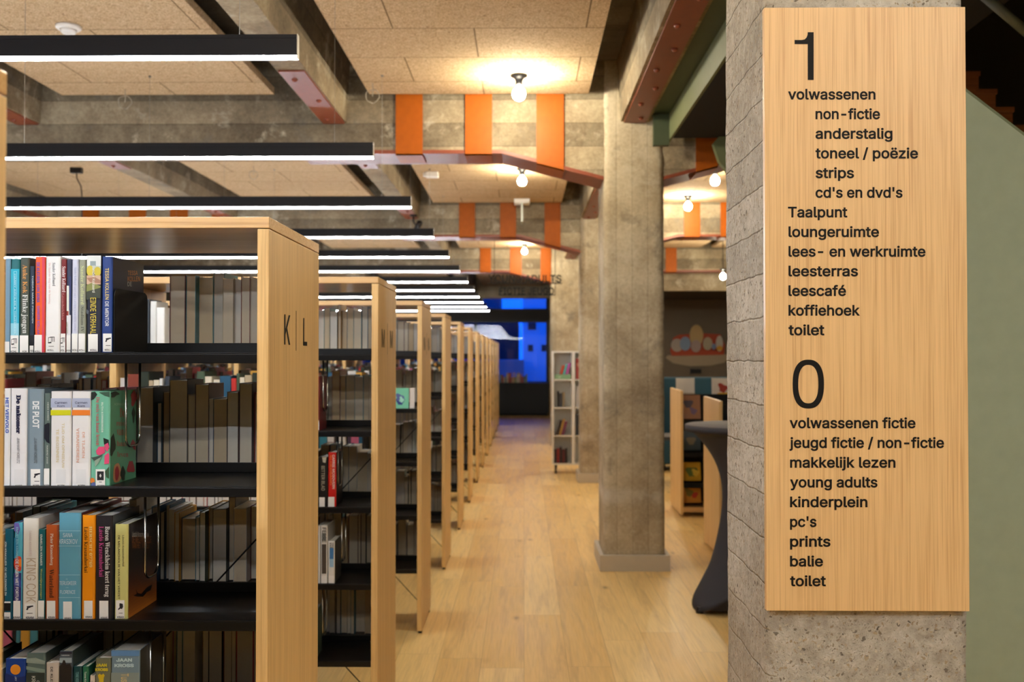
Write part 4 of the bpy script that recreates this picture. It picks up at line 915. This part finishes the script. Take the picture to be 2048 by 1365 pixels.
B3('thick black book with white and magenta title, third shelf', 1044, 1228, 178, (34, 32, 38), (76, 80, 84), 0.17, text=[('Baron Wenckheim keert terug', (232, 232, 230), (1134, 292, 1200, 1062), 'serif'), ('László Krasznahorkai', (196, 78, 150), (1082, 292, 1132, 842), 'serif')], sticker=((1086, 1104, 1184, 1300), 'KRAS', (1102, 1280, 1174, 1302)))
def whale(o, w, d, h, base):
    mb = MB(); lay = [0]
    f = lambda px, py: Vector((w + 0.0004 + 0.0002 * lay[0], *(lambda p: (p.y - base.y, p.z - base.z))(atx(*m3((px, py)), base.x + w))))
    def quad(za, zb, i): mb.poly([(w + 0.0003, 0.004, za), (w + 0.0003, d, za), (w + 0.0003, d, zb), (w + 0.0003, 0.004, zb)], i)
    n = 14
    for k in range(n): quad(h * 0.5 * k / n, h * 0.5 * (k + 1) / n, 3 + k)
    lay[0] = 1; mb.poly([f(*p) for p in ((1480, 970), (1500, 1020), (1540, 1030), (1600, 960), (1660, 926), (1640, 990), (1600, 1010), (1560, 1060), (1500, 1060), (1452, 1046), (1490, 1030))], 0)
    for t, r, i in (('László Krasznahorkai', (1440, 350, 1620, 405), 1), ('DE MELANCHOLIE', (1440, 400, 1650, 470), 2), ('VAN HET VERZET', (1440, 470, 1630, 530), 2)): letter(mb, t, r, f, i, 'sans', 0.0, False)
    fade = [mat((int(178 - 150 * (k / n) ** 0.8), int(104 - 92 * (k / n) ** 0.75), int(34 - 24 * k / n)), 0.35) for k in range(n)]
    mb.build('cover_print', [mat((18, 12, 10), 0.4), mat((186, 180, 170), 0.4), mat((150, 96, 56), 0.4)] + fade, o)
B3('pale yellow green book with whale on its dark cover, third shelf', 1252, 1400, 272, (206, 204, 130), (22, 14, 10), 0.19, text=[('László Krasznahorkai', (120, 118, 84), (1336, 388, 1358, 730)), ('DE MELANCHOLIE VAN HET VERZET', (58, 56, 44), (1288, 390, 1310, 1088))],
   sticker=((1266, 1098, 1360, 1298), 'KRAS', (1282, 1272, 1352, 1294), 'pot', (1290, 1130, 1348, 1206)), cover_art=whale)

# ---- fourth shelf
m4 = make_map(0, 1240, 6.0235)
def B4(*a, **kw): return spine_book(a[0], m4, 6.0235, LV[3], YS, *a[1:], **kw)
B4('blue book with orange moon, fourth shelf', 60, 312, 480, (16, 62, 148), (12, 40, 90), 0.16, art=[('p', (10, 40, 110), ((60, 640), (200, 700), (312, 680), (312, 900), (60, 900))), ('c', (240, 152, 42), (188, 602, 62))], text=[('JAY', (200, 214, 232), (180, 684, 204, 740))])
B4('misty grey green seascape book, fourth shelf', 316, 546, 410, (92, 112, 108), (52, 62, 58), 0.18, art=[('p', (140, 156, 148), ((316, 470), (430, 460), (546, 500), (546, 540), (316, 520))), ('p', (128, 150, 140), ((316, 560), (546, 600), (546, 650), (316, 600))), ('r', (44, 54, 52), (316, 640, 546, 1000))], text=[('KR', (200, 204, 196), (384, 680, 428, 752)), ('O', (200, 204, 196), (444, 734, 476, 760))])
B4('pale beige book with black title, fourth shelf', 550, 712, 524, (206, 196, 184), (180, 170, 156), 0.16, text=[('DE KLEINE', (40, 38, 36), (610, 570, 638, 840))])
B4('dark book with painted figures, fourth shelf', 716, 870, 388, (70, 82, 94), (54, 64, 58), 0.18, art=[('r', (40, 40, 58), (716, 388, 870, 414)), ('r', (150, 166, 176), (716, 460, 870, 520)), ('p', (34, 30, 30), ((716, 560), (750, 530), (762, 488), (784, 490), (800, 540), (846, 530), (870, 580), (870, 900), (716, 900)))], text=[('HADSON', (214, 218, 222), (746, 424, 838, 438), 'sans', False)])
B4('dark teal book beside the green one, fourth shelf', 876, 988, 572, (16, 62, 68), (12, 44, 48), 0.15, text=[('TONNE KROP', (120, 170, 170), (912, 630, 950, 760))])
B4('emerald green book, fourth shelf', 992, 1066, 572, (32, 106, 80), (24, 76, 58), 0.15, text=[('Tonne Kro', (214, 228, 220), (1016, 628, 1042, 760))])
B4('small cream booklet, fourth shelf', 1082, 1141, 680, (222, 208, 194), (190, 176, 160), 0.12, text=[('DE', (140, 110, 96), (1096, 740, 1114, 770))])
B4('olive book with yellow lettering and yellow horse emblem, fourth shelf', 1146, 1334, 470, (112, 114, 92), (84, 86, 70), 0.16, art=[('p', (220, 190, 40), ((1180, 670), (1204, 650), (1214, 664), (1232, 664), (1244, 650), (1262, 672), (1250, 700), (1248, 740), (1250, 770), (1192, 770), (1194, 730)))],
   text=[('JAAN', (222, 206, 52), (1158, 530, 1288, 568), 'sans', False, 0.04), ('KROSS', (222, 206, 52), (1150, 584, 1302, 622), 'sans', False, 0.04)])
B4('wide blue grey book with pale lettering, fourth shelf', 1338, 1684, 376, (116, 140, 156), (64, 62, 54), 0.18, art=[('r', (96, 140, 190), (1338, 376, 1684, 440)), ('r', (134, 146, 142), (1338, 640, 1684, 900))],
   text=[('JAAN', (196, 222, 226), (1402, 466, 1592, 508), 'sans', False, 0.04), ('KROSS', (196, 222, 226), (1380, 532, 1614, 574), 'sans', False, 0.04), ('Tussen', (214, 186, 130), (1458, 650, 1552, 850))])

# ---- wire book stops hung under the shelves
def wire_stop(x0, xf, top_z, bot_py, Y0, Y1, label):
    X = at(x0, 900, Y0).x; zb = at(x0, bot_py, Y0).z
    n = 8; r = 0.03; pts = [(0, 0, 0)] + [(0, r - r * math.cos(a), -(top_z - zb) + r - r * math.sin(a)) for a in [k * math.pi / 2 / n for k in range(n + 1)]]
    w = Y1 - Y0; pts += [(0, w - p[1], p[2]) for p in pts[::-1]]
    o = MB().tube(pts, 0.0032, 8).build('wire_book_stop', CHROME, loc=(X, Y0, top_z), smooth=True)
    return tag(o, label, 'book stop', 'wire book stops under the shelves')
wire_stop(251, 279, LV[0] - ST - 0.0005, 895, 2.475, 2.565, 'chrome wire book stop beside the mint green book, second shelf')
wire_stop(291, 320, LV[1] - ST - 0.0005, 1160, 2.475, 2.565, 'chrome wire book stop in front of the whale cover, third shelf')
wire_stop(303, 333, LV[2] - ST - 0.0005, 1440, 2.475, 2.565, 'chrome wire book stop at the right of the fourth shelf')
for px, lv, d in ((676, 1, 0.06), (684, 2, 0.06), (646, 3, 0.05), (646, 0, 0.06)):
    wire_stop(px, px, LV[lv] - ST - 0.0005, 715 + (1.67 - LV[lv] + 0.24) * 2000 / 4.27, UY(2) + 0.06, UY(2) + 0.15, 'chrome wire book stop under the %s shelf of the M bookcase' % ORD[lv])

# ---- readable books of the M bookcase and the face out book beyond
Y2 = UY(2) + 0.014
m5 = make_map(620, 860, 2.705)
def B5(lab, lv, *a, **kw): return spine_book(lab, m5, 2.705, LV[lv], Y2, *a, group='spine out books in the M bookcase', **kw)
B5('black book next to the red one, third shelf of the M bookcase', 2, 48, 96, 148, (30, 28, 28), (24, 22, 22), 0.15, art=[('p', (180, 176, 160), ((66, 150), (90, 140), (84, 180), (70, 176)))], text=[('BITTER BLAD', (170, 166, 150), (62, 196, 80, 330))], sticker=((50, 366, 80, 422), None, None, None))
B5('red thriller with white lettering, third shelf of the M bookcase', 2, 98, 142, 124, (198, 32, 28), (40, 30, 28), 0.15, text=[('CARRIE MCGOVERN', (240, 220, 216), (121, 136, 134, 320)), ('BLOEDBAND', (236, 130, 60), (108, 140, 118, 300))], sticker=((98, 364, 132, 422), None, None, None))
B5('thin white book at left, fourth shelf of the M bookcase', 3, 44, 56, 520, (224, 224, 222), (200, 200, 200), 0.16)
B5('white spine with dark photo, fourth shelf of the M bookcase', 3, 58, 95, 518, (220, 220, 218), (190, 190, 186), 0.17, art=[('r', (74, 66, 62), (64, 620, 88, 780)), ('r', (120, 130, 134), (64, 560, 86, 600))], text=[('FERRE', (50, 50, 54), (66, 530, 88, 610), 'sans', True, 0.02)], sticker=((62, 790, 90, 842), None, None, None))
B5('white book with blue photo, fourth shelf of the M bookcase', 3, 97, 134, 604, (226, 226, 224), (80, 78, 72), 0.15, art=[('r', (60, 120, 180), (106, 640, 128, 744)), ('r', (150, 190, 220), (106, 700, 128, 744))], text=[('GELUK', (60, 60, 64), (106, 612, 128, 640), 'sans', False)], sticker=((100, 790, 130, 842), None, None, None))
Y3 = UY(3) + 0.02
def face_book(name, label, x0, x1, z, h, Y, tilt, cols, group):
    """a book shown face out, leaning back"""
    o = empty(name, (x0, Y, z + 0.0006), label, 'book', group)
    w = x1 - x0; s = math.tan(tilt)
    def sh(mb): mb.v = [(x, y + zz * s, zz) for x, y, zz in mb.v]; return mb
    sh(MB().box(0, w, 0, 0.002, 0, h).box(0, w, 0.014, 0.016, 0, h).box(0, 0.002, 0, 0.016, 0, h)).build('cover', mat(cols[0], 0.4), o)
    sh(MB().box(0.002, w - 0.003, 0.0022, 0.0138, 0.002, h - 0.003)).build('page_block', PAGEW, o)
    mb = MB(); rnd = random.Random(len(label) * 7 + int(w * 1e4))
    for i, c in enumerate(cols[1:]):
        cx, cz, r = w * rnd.uniform(.3, .7), h * rnd.uniform(.3, .75), min(w, h) * rnd.uniform(.16, .32)
        mb.poly([(cx + r * (1 + .35 * math.sin(3 * a + i)) * math.cos(a), -0.0004 - 0.0003 * i, cz + 1.2 * r * (1 + .3 * math.cos(2 * a + i)) * math.sin(a)) for a in [k * math.pi / 10 for k in range(20)]][::-1], i)
    if mb.f: sh(mb).build('cover_print', [mat(c, 0.4) for c in cols[1:]], o)
    return o
a0, a1 = at(790, 800, Y3), at(817, 800, Y3)
face_book('book', 'mint green book with blue figure shown face out, third bookcase down the aisle', a0.x, a1.x, LV[1], 0.122, Y3, 0.12, [(110, 190, 158), (34, 50, 120), (80, 96, 150), (150, 210, 190)], 'face out books in the bookcases')
o = face_book('book', 'plain white book beside the mint green one, third bookcase down the aisle', a1.x + 0.004, a1.x + 0.034, LV[1], 0.122, Y3 + 0.01, 0.12, [(206, 200, 194)], 'face out books in the bookcases')

# ---- all other books: rows on every shelf, front and rear
rnd = random.Random(5)
PAL = [(54, 62, 74), (104, 32, 36), (206, 203, 198), (28, 28, 32), (38, 84, 116), (218, 210, 190), (130, 60, 44), (70, 88, 70), (200, 152, 62), (70, 56, 76), (228, 226, 222), (60, 130, 150), (190, 52, 48), (176, 160, 132), (40, 50, 40), (188, 100, 130), (120, 150, 178), (80, 58, 46), (22, 24, 30), (212, 212, 208)]
CMATS = [mat(c, 0.4) for c in PAL]
CNAME = ['slate', 'dark red', 'light grey', 'black', 'blue', 'cream', 'rust', 'moss green', 'mustard', 'purple', 'white', 'teal', 'red', 'tan', 'dark green', 'pink', 'pale blue', 'brown', 'black', 'pale grey']
cand = []
def fill(k, b, lv, side, xr, xl, loose=0.0):
    """books from xr leftwards to xl (metres, world x) on one side of a shelf"""
    x = xr; i = 0
    top = 0.262 if lv == 0 else 0.282
    hbase = rnd.uniform(0.2, 0.225)
    while x > xl + 0.02:
        w = rnd.choice((0.014, 0.018, 0.022, 0.026, 0.03, 0.034, 0.04, 0.048)) * rnd.uniform(.9, 1.1); w = min(w, x - xl)
        h = min(top, max(0.17, rnd.gauss(hbase, 0.014))); d = rnd.uniform(0.125, 0.165) + (h - 0.2) * 0.3
        ci = rnd.randrange(len(PAL)); pi = rnd.choice((0, 0, 1, 2, 3, 4, 5))
        y0 = UY(k) + 0.014 + rnd.uniform(0, .004) if side == 'front' else UY(k) + UD - 0.014 - rnd.uniform(0, .012) - d
        cand.append(dict(k=k, b=b, lv=lv, side=side, i=i, x0=x - w, x1=x - 0.0006, y0=y0, d=d, z=LV[lv] + 0.0005, h=h, c=ci, p=pi)); i += 1
        x -= w
        if rnd.random() < 0.12: x -= rnd.uniform(0.002, 0.012)
FRONT_END = {(1, 0): -1.268, (1, 1): -1.272, (1, 2): -1.272, (1, 3): -1.265, (2, 0): -1.525, (2, 1): -0.865, (2, 2): -0.888, (2, 3): -0.886, (2, 4): -0.88}
for k in range(1, NU + 1):
    for b in range(NB):
        if b > 0 and k > 6: continue
        if b > 2 and k > 3: continue
        xa, xb = UX - BAY * (b + 1) + 0.003, UX - BAY * b - PT - 0.003
        for lv in range(5):
            gap = rnd.uniform(0.05, 0.35)
            fill(k, b, lv, 'rear', xb - rnd.uniform(0, 0.006), -1.02 if (k, b, lv) == (1, 0, 0) else xa + gap)
            e = FRONT_END.get((k, lv)) if b == 0 else None
            if e is None: e = xb - rnd.uniform(0.12, 0.55)
            if k == 3 and b == 0 and lv == 1: e = -0.98
            fill(k, b, lv, 'front', e, xa)
# which of them show: look from the eye at every box
for k in range(NU + 1):
    y = UY(k)
    OCC.append((UX - LEN, UX, y, y + UD, UH - 0.027, UH, -1))
    for i in range(NB + 1): OCC.append((UX - BAY * i - PT, UX - BAY * i, y, y + UD, 0, UH - 0.03, -1))
    for z in LV:
        OCC.append((UX - LEN, UX, y + .004, y + UD - .004, z - 0.003, z, -1)); OCC.append((UX - LEN, UX, y + UD / 2 - .004, y + UD / 2 + .004, z, z + .027, -1))
        for q in (y + .004, y + UD - .007): OCC.append((UX - LEN, UX, q, q + .003, z - ST, z, -1))
vv, ff, owner = [], [], []
for n_, bx_ in enumerate(OCC + [(c['x0'], c['x1'], c['y0'], c['y0'] + c['d'], c['z'], c['z'] + c['h'], j) for j, c in enumerate(cand)]):
    mb = MB().box(*bx_[:6]); o_ = len(vv); vv += mb.v
    for f in mb.f: ff.append(tuple(o_ + t for t in f)); owner.append(bx_[6])
bvh = BVHTree.FromPolygons([Vector(v) for v in vv], ff)
hits = [0] * len(cand); d0 = ray(0, 0); dx_, dy_ = (ray(100, 0) - d0) / 100, (ray(0, 100) - d0) / 100
for py in range(440, 1365, 3):
    for px in range(10, 1000, 3):
        loc, nor, idx, dist = bvh.ray_cast(EYE, (d0 + dx_ * px + dy_ * py).normalized())
        if idx is not None and owner[idx] >= 0: hits[owner[idx]] += 1
rank = sorted(range(len(cand)), key=lambda j: -hits[j]); MAXB = 205
own = [j for j in rank[:MAXB] if hits[j] >= 2]; ownset = set(own)
BAYN = ['', ', second bay', ', third bay', ', fourth bay']
order = {}
for j in sorted(own, key=lambda j: (cand[j]['k'], cand[j]['b'], cand[j]['lv'], cand[j]['side'], -cand[j]['x1'])):
    c = cand[j]; key = (c['k'], c['b'], c['lv'], c['side']); n_ = order[key] = order.get(key, 0) + 1
    w = c['x1'] - c['x0']; mb = MB(); cover_mesh(mb, w, c['d'], c['h'], 0.0013); pg = MB(); pages_mesh(pg, w, c['d'], c['h'], 0.0013)
    if c['side'] == 'rear':
        for q in (mb, pg): q.v = [(x, c['d'] - y, z) for x, y, z in q.v]; q.f = [f[::-1] for f in q.f]
    o = mb.build('book', CMATS[c['c']], loc=(c['x0'], c['y0'], c['z'])); pg.build('page_block', PAGES[c['p']], o)
    if c['side'] == 'front' and hits[j] > 6 and w > 0.012:
        MB().box(0.002, w - 0.002, -0.0012, -0.0003, 0.002, 0.042).build('spine_label', LABELM, o)
    what = 'pages-out book' if c['side'] == 'rear' else 'spine-out %s book' % CNAME[c['c']]
    un = UNAMES[c['k']].replace(' down the aisle', '').replace(' along the aisle', '')
    tag(o, '%s, %s from right, %s shelf%s, %s' % (what, ORD[n_ - 1], ORD[c['lv']], BAYN[c['b']].replace(',', ' of'), un), 'book',
        'books %s the %s shelf of the %s%s' % ('at the rear of' if c['side'] == 'rear' else 'at the front of', ORD[c['lv']], un, BAYN[c['b']]))
rest = MB(); nm = len(CMATS)
for j, c in enumerate(cand):
    if j in ownset: continue
    w = c['x1'] - c['x0']; t = 0.0014; x0, x1, y0, y1, z0, z1 = c['x0'], c['x1'], c['y0'], c['y0'] + c['d'], c['z'], c['z'] + c['h']
    sp = y0 if c['side'] == 'front' else y1 - t
    rest.box(x0, x0 + t, y0, y1, z0, z1, c['c']).box(x1 - t, x1, y0, y1, z0, z1, c['c']).box(x0 + t, x1 - t, sp, sp + t, z0, z1, c['c'])
    a, b = (y0 + t + .0005, y1 - .003) if c['side'] == 'front' else (y0 + .003, y1 - t - .0005)
    rest.box(x0 + t + .0001, x1 - t - .0001, a, b, z0 + .002, z1 - .003, nm + c['p'])
    if c['side'] == 'front' and c['k'] < 6 and w > 0.014: rest.box(x0 + .002, x1 - .002, y0 - .0012, y0 - .0003, z0 + .002, z0 + .042, nm + len(PAGES))
tag(rest.build('packed_books', CMATS + PAGES + [LABELM]), 'remaining packed rows of books deep in the bookcases', 'books', kind='stuff')
print('books: candidates', len(cand), 'shown', sum(h > 0 for h in hits), 'own objects', len(own), 'last hits', hits[own[-1]] if own else 0)

# ================================================================ RIGHT HAND SIDE AND FAR END
# ---- standing table with stretch cover
tc = at(1492, 850, 6.75)
tb = empty('standing_table', (tc.x, 6.72, 0), 'round standing table under a dark charcoal stretch cover', 'table')
CLOTH = mat((38, 38, 46), 0.75, name='charcoal_stretch_fabric'); TOPC = mat((82, 78, 78), 0.75, name='cover_top_fabric')
ztab = at(1372, 849, 6.72).z; R = tc.x - at(1371, 849, 6.72).x
prof = []
for i in range(29):
    t = i / 28; z = 0.012 + (ztab - 0.05) * t
    r = 0.165 + 0.24 * max(0, (0.62 - t) / 0.62) ** 1.9 + (R - 0.2) * max(0, (t - 0.62) / 0.38) ** 2.3
    prof.append((r, z))
prof.append((R, ztab - 0.045)); prof.append((R, ztab - 0.006))
def tuck(r, z, a):
    k = max(0, 1 - z / 0.55) ** 1.5; c = abs(math.cos(2 * (a - math.pi / 4 + 0.35)))
    lift = 0.15 * (1 - c ** 1.3) * max(0, 1 - z / 0.3)
    return (r * (1 - 0.30 * k * (1 - c)), z + lift)
MB().lathe(prof, n=64, fr=tuck).build('stretch_cover', CLOTH, tb, smooth=True)
MB().lathe([(R, ztab - 0.0058), (R - 0.01, ztab), (0.0, ztab)], n=64).build('table_top', TOPC, tb, smooth=True)
ft = MB()
for i in range(4):
    a = math.pi / 4 - 0.35 + i * math.pi / 2; ft.lathe([(0.024, 0), (0.024, 0.02), (0.018, 0.04)], (0.385 * math.cos(a), 0.385 * math.sin(a), 0), 12)
ft.build('foot_caps', BLACK, tb)

# ---- low oak browser bins for picture books
def browser(xl, ya, yb, h, w, label):
    r = empty('browser_bin', (xl, ya, 0), label, 'book bin', 'low oak browser bins'); d = yb - ya
    for x in (0, w - 0.028): MB().prism([(0, 0.02), (d, 0.02), (d, h), (0, h - 0.012)], 'x', x, x + 0.028).build('end_panel', OAK_Z, r, bevel=0.001)
    MB().box(0.028, w - 0.028, 0.0, d, 0.05, 0.10).build('plinth_board', OAK_X, r)
    MB().box(0.028, w - 0.028, d * 0.55, d * 0.57, 0.10, h - 0.06).build('back_panel', BLACK_MATT, r)
    for z in (0.30, 0.62, 0.95): MB().box(0.028, w - 0.028, 0.03, d * 0.55, z, z + 0.014).box(0.028, w - 0.028, 0.02, 0.03, z, z + 0.05).build('tray', BLACK_MATT, r)
    return r
xb = at(1367, 1033, 10.47).x - 0.028
browser(xb, 10.47, 11.2, 1.325, 1.05, 'low oak browser bin behind the standing table, farther one'); browser(xb - 0.02, 8.3, 9.02, 1.315, 1.05, 'low oak browser bin behind the standing table, nearer one')
FB = 'face out books in the browser bins'
for i, (z, h, cols, lab) in enumerate(((0.985, 0.25, [(150, 104, 66), (70, 62, 72), (110, 90, 110)], 'brown picture book with dark round drawing, top tray of the browser bin'), (0.655, 0.2, [(60, 76, 84), (120, 110, 90)], 'dark picture book, second tray of the browser bin'),
        (0.335, 0.19, [(196, 156, 40), (90, 110, 50), (214, 186, 70)], 'yellow picture book, third tray of the browser bin'), (0.105, 0.15, [(190, 130, 40), (180, 60, 40), (120, 110, 40)], 'orange yellow picture book in the bottom of the browser bin'))):
    face_book('picture_book', lab, xb + 0.035, xb + 0.225, z + 0.03, h, 10.55, 0.18, cols, FB)
for i, (dx, c, lab) in enumerate(((0.03, [(226, 218, 200), (196, 178, 150)], 'cream picture book standing up above the farther browser bin'), (0.42, [(224, 214, 196), (222, 170, 40), (170, 60, 44)], 'cream picture book with yellow spot above the nearer browser bin'), (0.64, [(30, 50, 110)], 'dark blue picture book above the nearer browser bin'))):
    face_book('picture_book', lab, xb + dx, xb + dx + 0.2, 1.335 - 0.24, 0.34, 10.955, 0.03, c, FB)

# ---- sofa and side wall of the children's corner
sf = empty('sofa', (1.95, 14.6, 0), 'dark teal sofa bench in the children\'s corner', 'sofa'); TEAL = mat((26, 66, 84), 0.85, name='teal_upholstery')
MB().box(0, 3.6, 0.55, 0.75, 0.1, 1.36).build('backrest', TEAL, sf, bevel=0.03); MB().box(0, 3.6, 0, 0.548, 0.1, 0.5).build('seat', TEAL, sf, bevel=0.03)
MB().box(-0.28, -0.005, 0.1, 0.75, 0.1, 1.36).build('armrest', mat((64, 70, 88), 0.85, name='grey_blue_upholstery'), sf, bevel=0.02)
MB().box(0.05, 0.12, 0.1, 0.6, 0, 0.1).box(3.4, 3.47, 0.1, 0.6, 0, 0.1).build('leg', BLACK, sf)
dk = empty('display_table', (1.9, 12.6, 0), 'low dark table with pink books left of the browser bin', 'table')
MB().box(-0.45, 0.5, 0, 0.7, 0.62, 0.66).build('table_top', mat((52, 50, 54), 0.5), dk)
for sx in (-0.43, 0.45):
    for sy in (0.02, 0.64): MB().box(sx, sx + 0.04, sy, sy + 0.04, 0, 0.62).build('leg', BLACK, dk)
for i in range(3): face_book('picture_book', '%s pink picture book on the low dark table' % ('nearest', 'middle', 'farthest')[i], 1.5 + 0.02 * i, 1.72 + 0.02 * i, 0.661, 0.24, 12.66 + 0.16 * i, 0.2, [(206, 130, 140), (226, 180, 170)], 'pink picture books on the low table')

# ---- cut-out mural board with plain shapes
mu = empty('mural_board', (0, 22.29, 0), 'orange and cream cut-out wall board with plain egg shapes', 'wall decoration'); MY = 22.29
def mp(px, py, y): p = at(px, py, MY); return (p.x, y - 0, p.z)
def flat(name, pts, y, c):
    q = [at(px, py, MY) for px, py in pts]
    MB().prism([(p.x, p.z) for p in q], 'y', y - 0.02, y).build(name, mat(c, 0.7), mu)
def ov(cx, cy, rx, ry, n=24): return [(cx + rx * math.cos(2 * math.pi * i / n), cy + ry * math.sin(2 * math.pi * i / n)) for i in range(n)]
mu.location = (0, MY, 0)
flat('dish', [(1331, 716), (1336, 711), (1452, 709), (1458, 716), (1448, 726), (1420, 732), (1380, 733), (1346, 727)], -0.002, (140, 126, 104))
flat('back_shape', [(1340, 702), (1346, 676), (1358, 670), (1400, 667), (1440, 669), (1449, 690), (1447, 710), (1343, 712)], -0.024, (150, 56, 26))
for i, (cx, cy, rx, ry, c) in enumerate(((1392, 672, 13.5, 22, (160, 134, 90)), (1353, 691, 12, 13, (148, 136, 126)), (1369, 688, 10.5, 14, (110, 126, 148)), (1390, 693, 10, 12, (144, 124, 118)), (1413, 688, 9.5, 13, (146, 134, 112)), (1436, 688, 7, 16, (156, 148, 138)), (1436, 697, 6, 5, (176, 126, 34)), (1424, 694, 4, 6, (98, 114, 146)))):
    flat('egg_shape', ov(cx, cy, rx, ry), -0.046 - 0.021 * i, c)
tag(MB().box(-0.12, 0.12, -0.05, 0, -0.05, 0.05).build('wall_speaker', BLACK, loc=(at(1391, 743, 22.29).x, 22.29, at(1391, 743, 22.29).z)), 'small black box on the wall under the mural', 'box')

# ---- white trolley shelf
x0 = at(1105, 820, 14.3).x
tr_ = empty('trolley_shelf', (x0, 14.3, 0), 'white open book trolley on castors beside the far columns', 'trolley')
W_, zb0, H_ = 0.62, 0.125, at(1120, 703, 14.3).z; D_ = 0.36; xm = 0.275
for a in (0, xm, W_ - 0.02): MB().box(a, a + (0.045 if a == xm else 0.02), 0, D_, zb0, H_).build('side_panel', WHITE, tr_)
zs = [zb0 + (H_ - zb0 - 0.02) * i / 4 for i in range(5)]
for z in zs: MB().box(0.02, xm, 0.001, D_ - .001, z, z + 0.02).box(xm + 0.045, W_ - 0.02, 0.001, D_ - .001, z, z + 0.02).build('shelf', WHITE, tr_)
MB().box(0.02, W_ - 0.02, D_ - 0.012, D_ - 0.002, zb0 + .02, H_ - .02).build('back_panel', WHITE, tr_)
for cx in (0.05, W_ - 0.06):
    for cy in (0.05, D_ - 0.05): MB().tube([(cx - 0.012, cy, 0.045), (cx + 0.012, cy, 0.045)], 0.045, 16).box(cx - 0.016, cx + 0.016, cy - 0.02, cy + 0.02, 0.08, 0.1245).build('castor', BLACK, tr_)
TG = 'books on the white trolley'
for s, cols in enumerate(([(40, 30, 34), (140, 40, 40), (30, 30, 34), (90, 30, 34), (50, 40, 44)], [(60, 46, 40), (190, 150, 70), (120, 60, 90)], [(34, 34, 40), (60, 60, 66), (150, 134, 104)], [(200, 80, 40), (80, 190, 190), (190, 90, 180), (214, 110, 40)])):
    x = x0 + 0.028 + (0.0 if s in (0,) else 0.02 * s)
    for i, c in enumerate(cols):
        h, w, lean = 0.2 + 0.03 * ((i * 7 + s) % 3) / 2, 0.03 + 0.012 * ((i + s) % 2), 0.0 if s in (0, 2) else 0.26
        if x + w + h * lean > x0 + xm - 0.003: break
        mb = MB(); cover_mesh(mb, w, 0.15, h); pg = MB(); pages_mesh(pg, w, 0.15, h)
        for q in (mb, pg): q.v = [(X + Z * math.tan(lean), Y, Z) for X, Y, Z in q.v]
        b = mb.build('book', mat(c, 0.4), loc=(x, 14.36, zs[s] + 0.0205)); pg.build('page_block', PAGEW, b)
        tag(b, '%s of the row, %s shelf from the bottom of the white trolley' % (('leftmost book', 'second book', 'third book', 'fourth book', 'fifth book')[i], ORD[s]), 'book', TG); x += w + 0.003
face_book('book', 'green board book lying before the coloured ones, top of the white trolley', x0 + 0.03, x0 + 0.26, zs[3] + 0.02, 0.07, 14.31, 0.3, [(120, 160, 120), (160, 190, 150)], TG)
face_book('book', 'red face out magazine, top right of the white trolley', x0 + xm + 0.06, x0 + xm + 0.24, zs[3] + 0.02, 0.3, 14.34, 0.1, [(176, 70, 64), (214, 150, 130)], TG)
face_book('book', 'dark face out magazine, lower right of the white trolley', x0 + xm + 0.06, x0 + xm + 0.24, zs[1] + 0.02, 0.3, 14.34, 0.1, [(50, 50, 56), (90, 90, 96)], TG)
face_book('book', 'pale face out magazine, middle right of the white trolley', x0 + xm + 0.06, x0 + xm + 0.24, zs[2] + 0.02, 0.3, 14.34, 0.1, [(206, 200, 196), (190, 184, 180)], TG)

# ---- black cabinet under the end window with a row of small books
cb = empty('low_cabinet', (0, 28.3, 0), 'long black low cabinet under the end window', 'cabinet')
zc_ = at(1050, 766, 28.3).z
for i in range(4):
    a = 0.7 - 1.2 * (i + 1)
    MB().box(a + 0.004, a + 1.196, 0.0, 0.02, 0.06, zc_ - 0.03).build('door', mat((20, 20, 22), 0.6, name='cabinet_black'), cb, bevel=0.002)
MB().box(-4.1, 0.7, 0.021, 0.55, 0.06, zc_ - 0.03).box(-4.06, 0.66, 0.05, 0.55, 0, 0.06).build('body', BLACK_MATT, cb)
MB().box(-4.12, 0.71, -0.01, 0.56, zc_ - 0.03, zc_).build('top_board', mat((24, 24, 26), 0.5), cb)
xq = at(1000, 750, 28.5).x; i = 0; rr = random.Random(3)
while xq < at(1053, 750, 28.5).x:
    w, h = rr.uniform(.035, .06), rr.uniform(.15, .3)
    mb = MB(); cover_mesh(mb, w, 0.16, h); b = mb.build('book', mat(rr.choice([(190, 150, 110), (170, 90, 70), (120, 140, 90), (200, 180, 150), (150, 60, 60), (90, 120, 130)]), 0.5), loc=(xq, 28.42, zc_ + 0.0005))
    pg = MB(); pages_mesh(pg, w, 0.16, h); pg.build('page_block', PAGEW, b)
    tag(b, 'small book on the black cabinet by the end window, %s from left' % ORD[i], 'book', 'books on the black cabinet'); i += 1; xq += w + 0.002
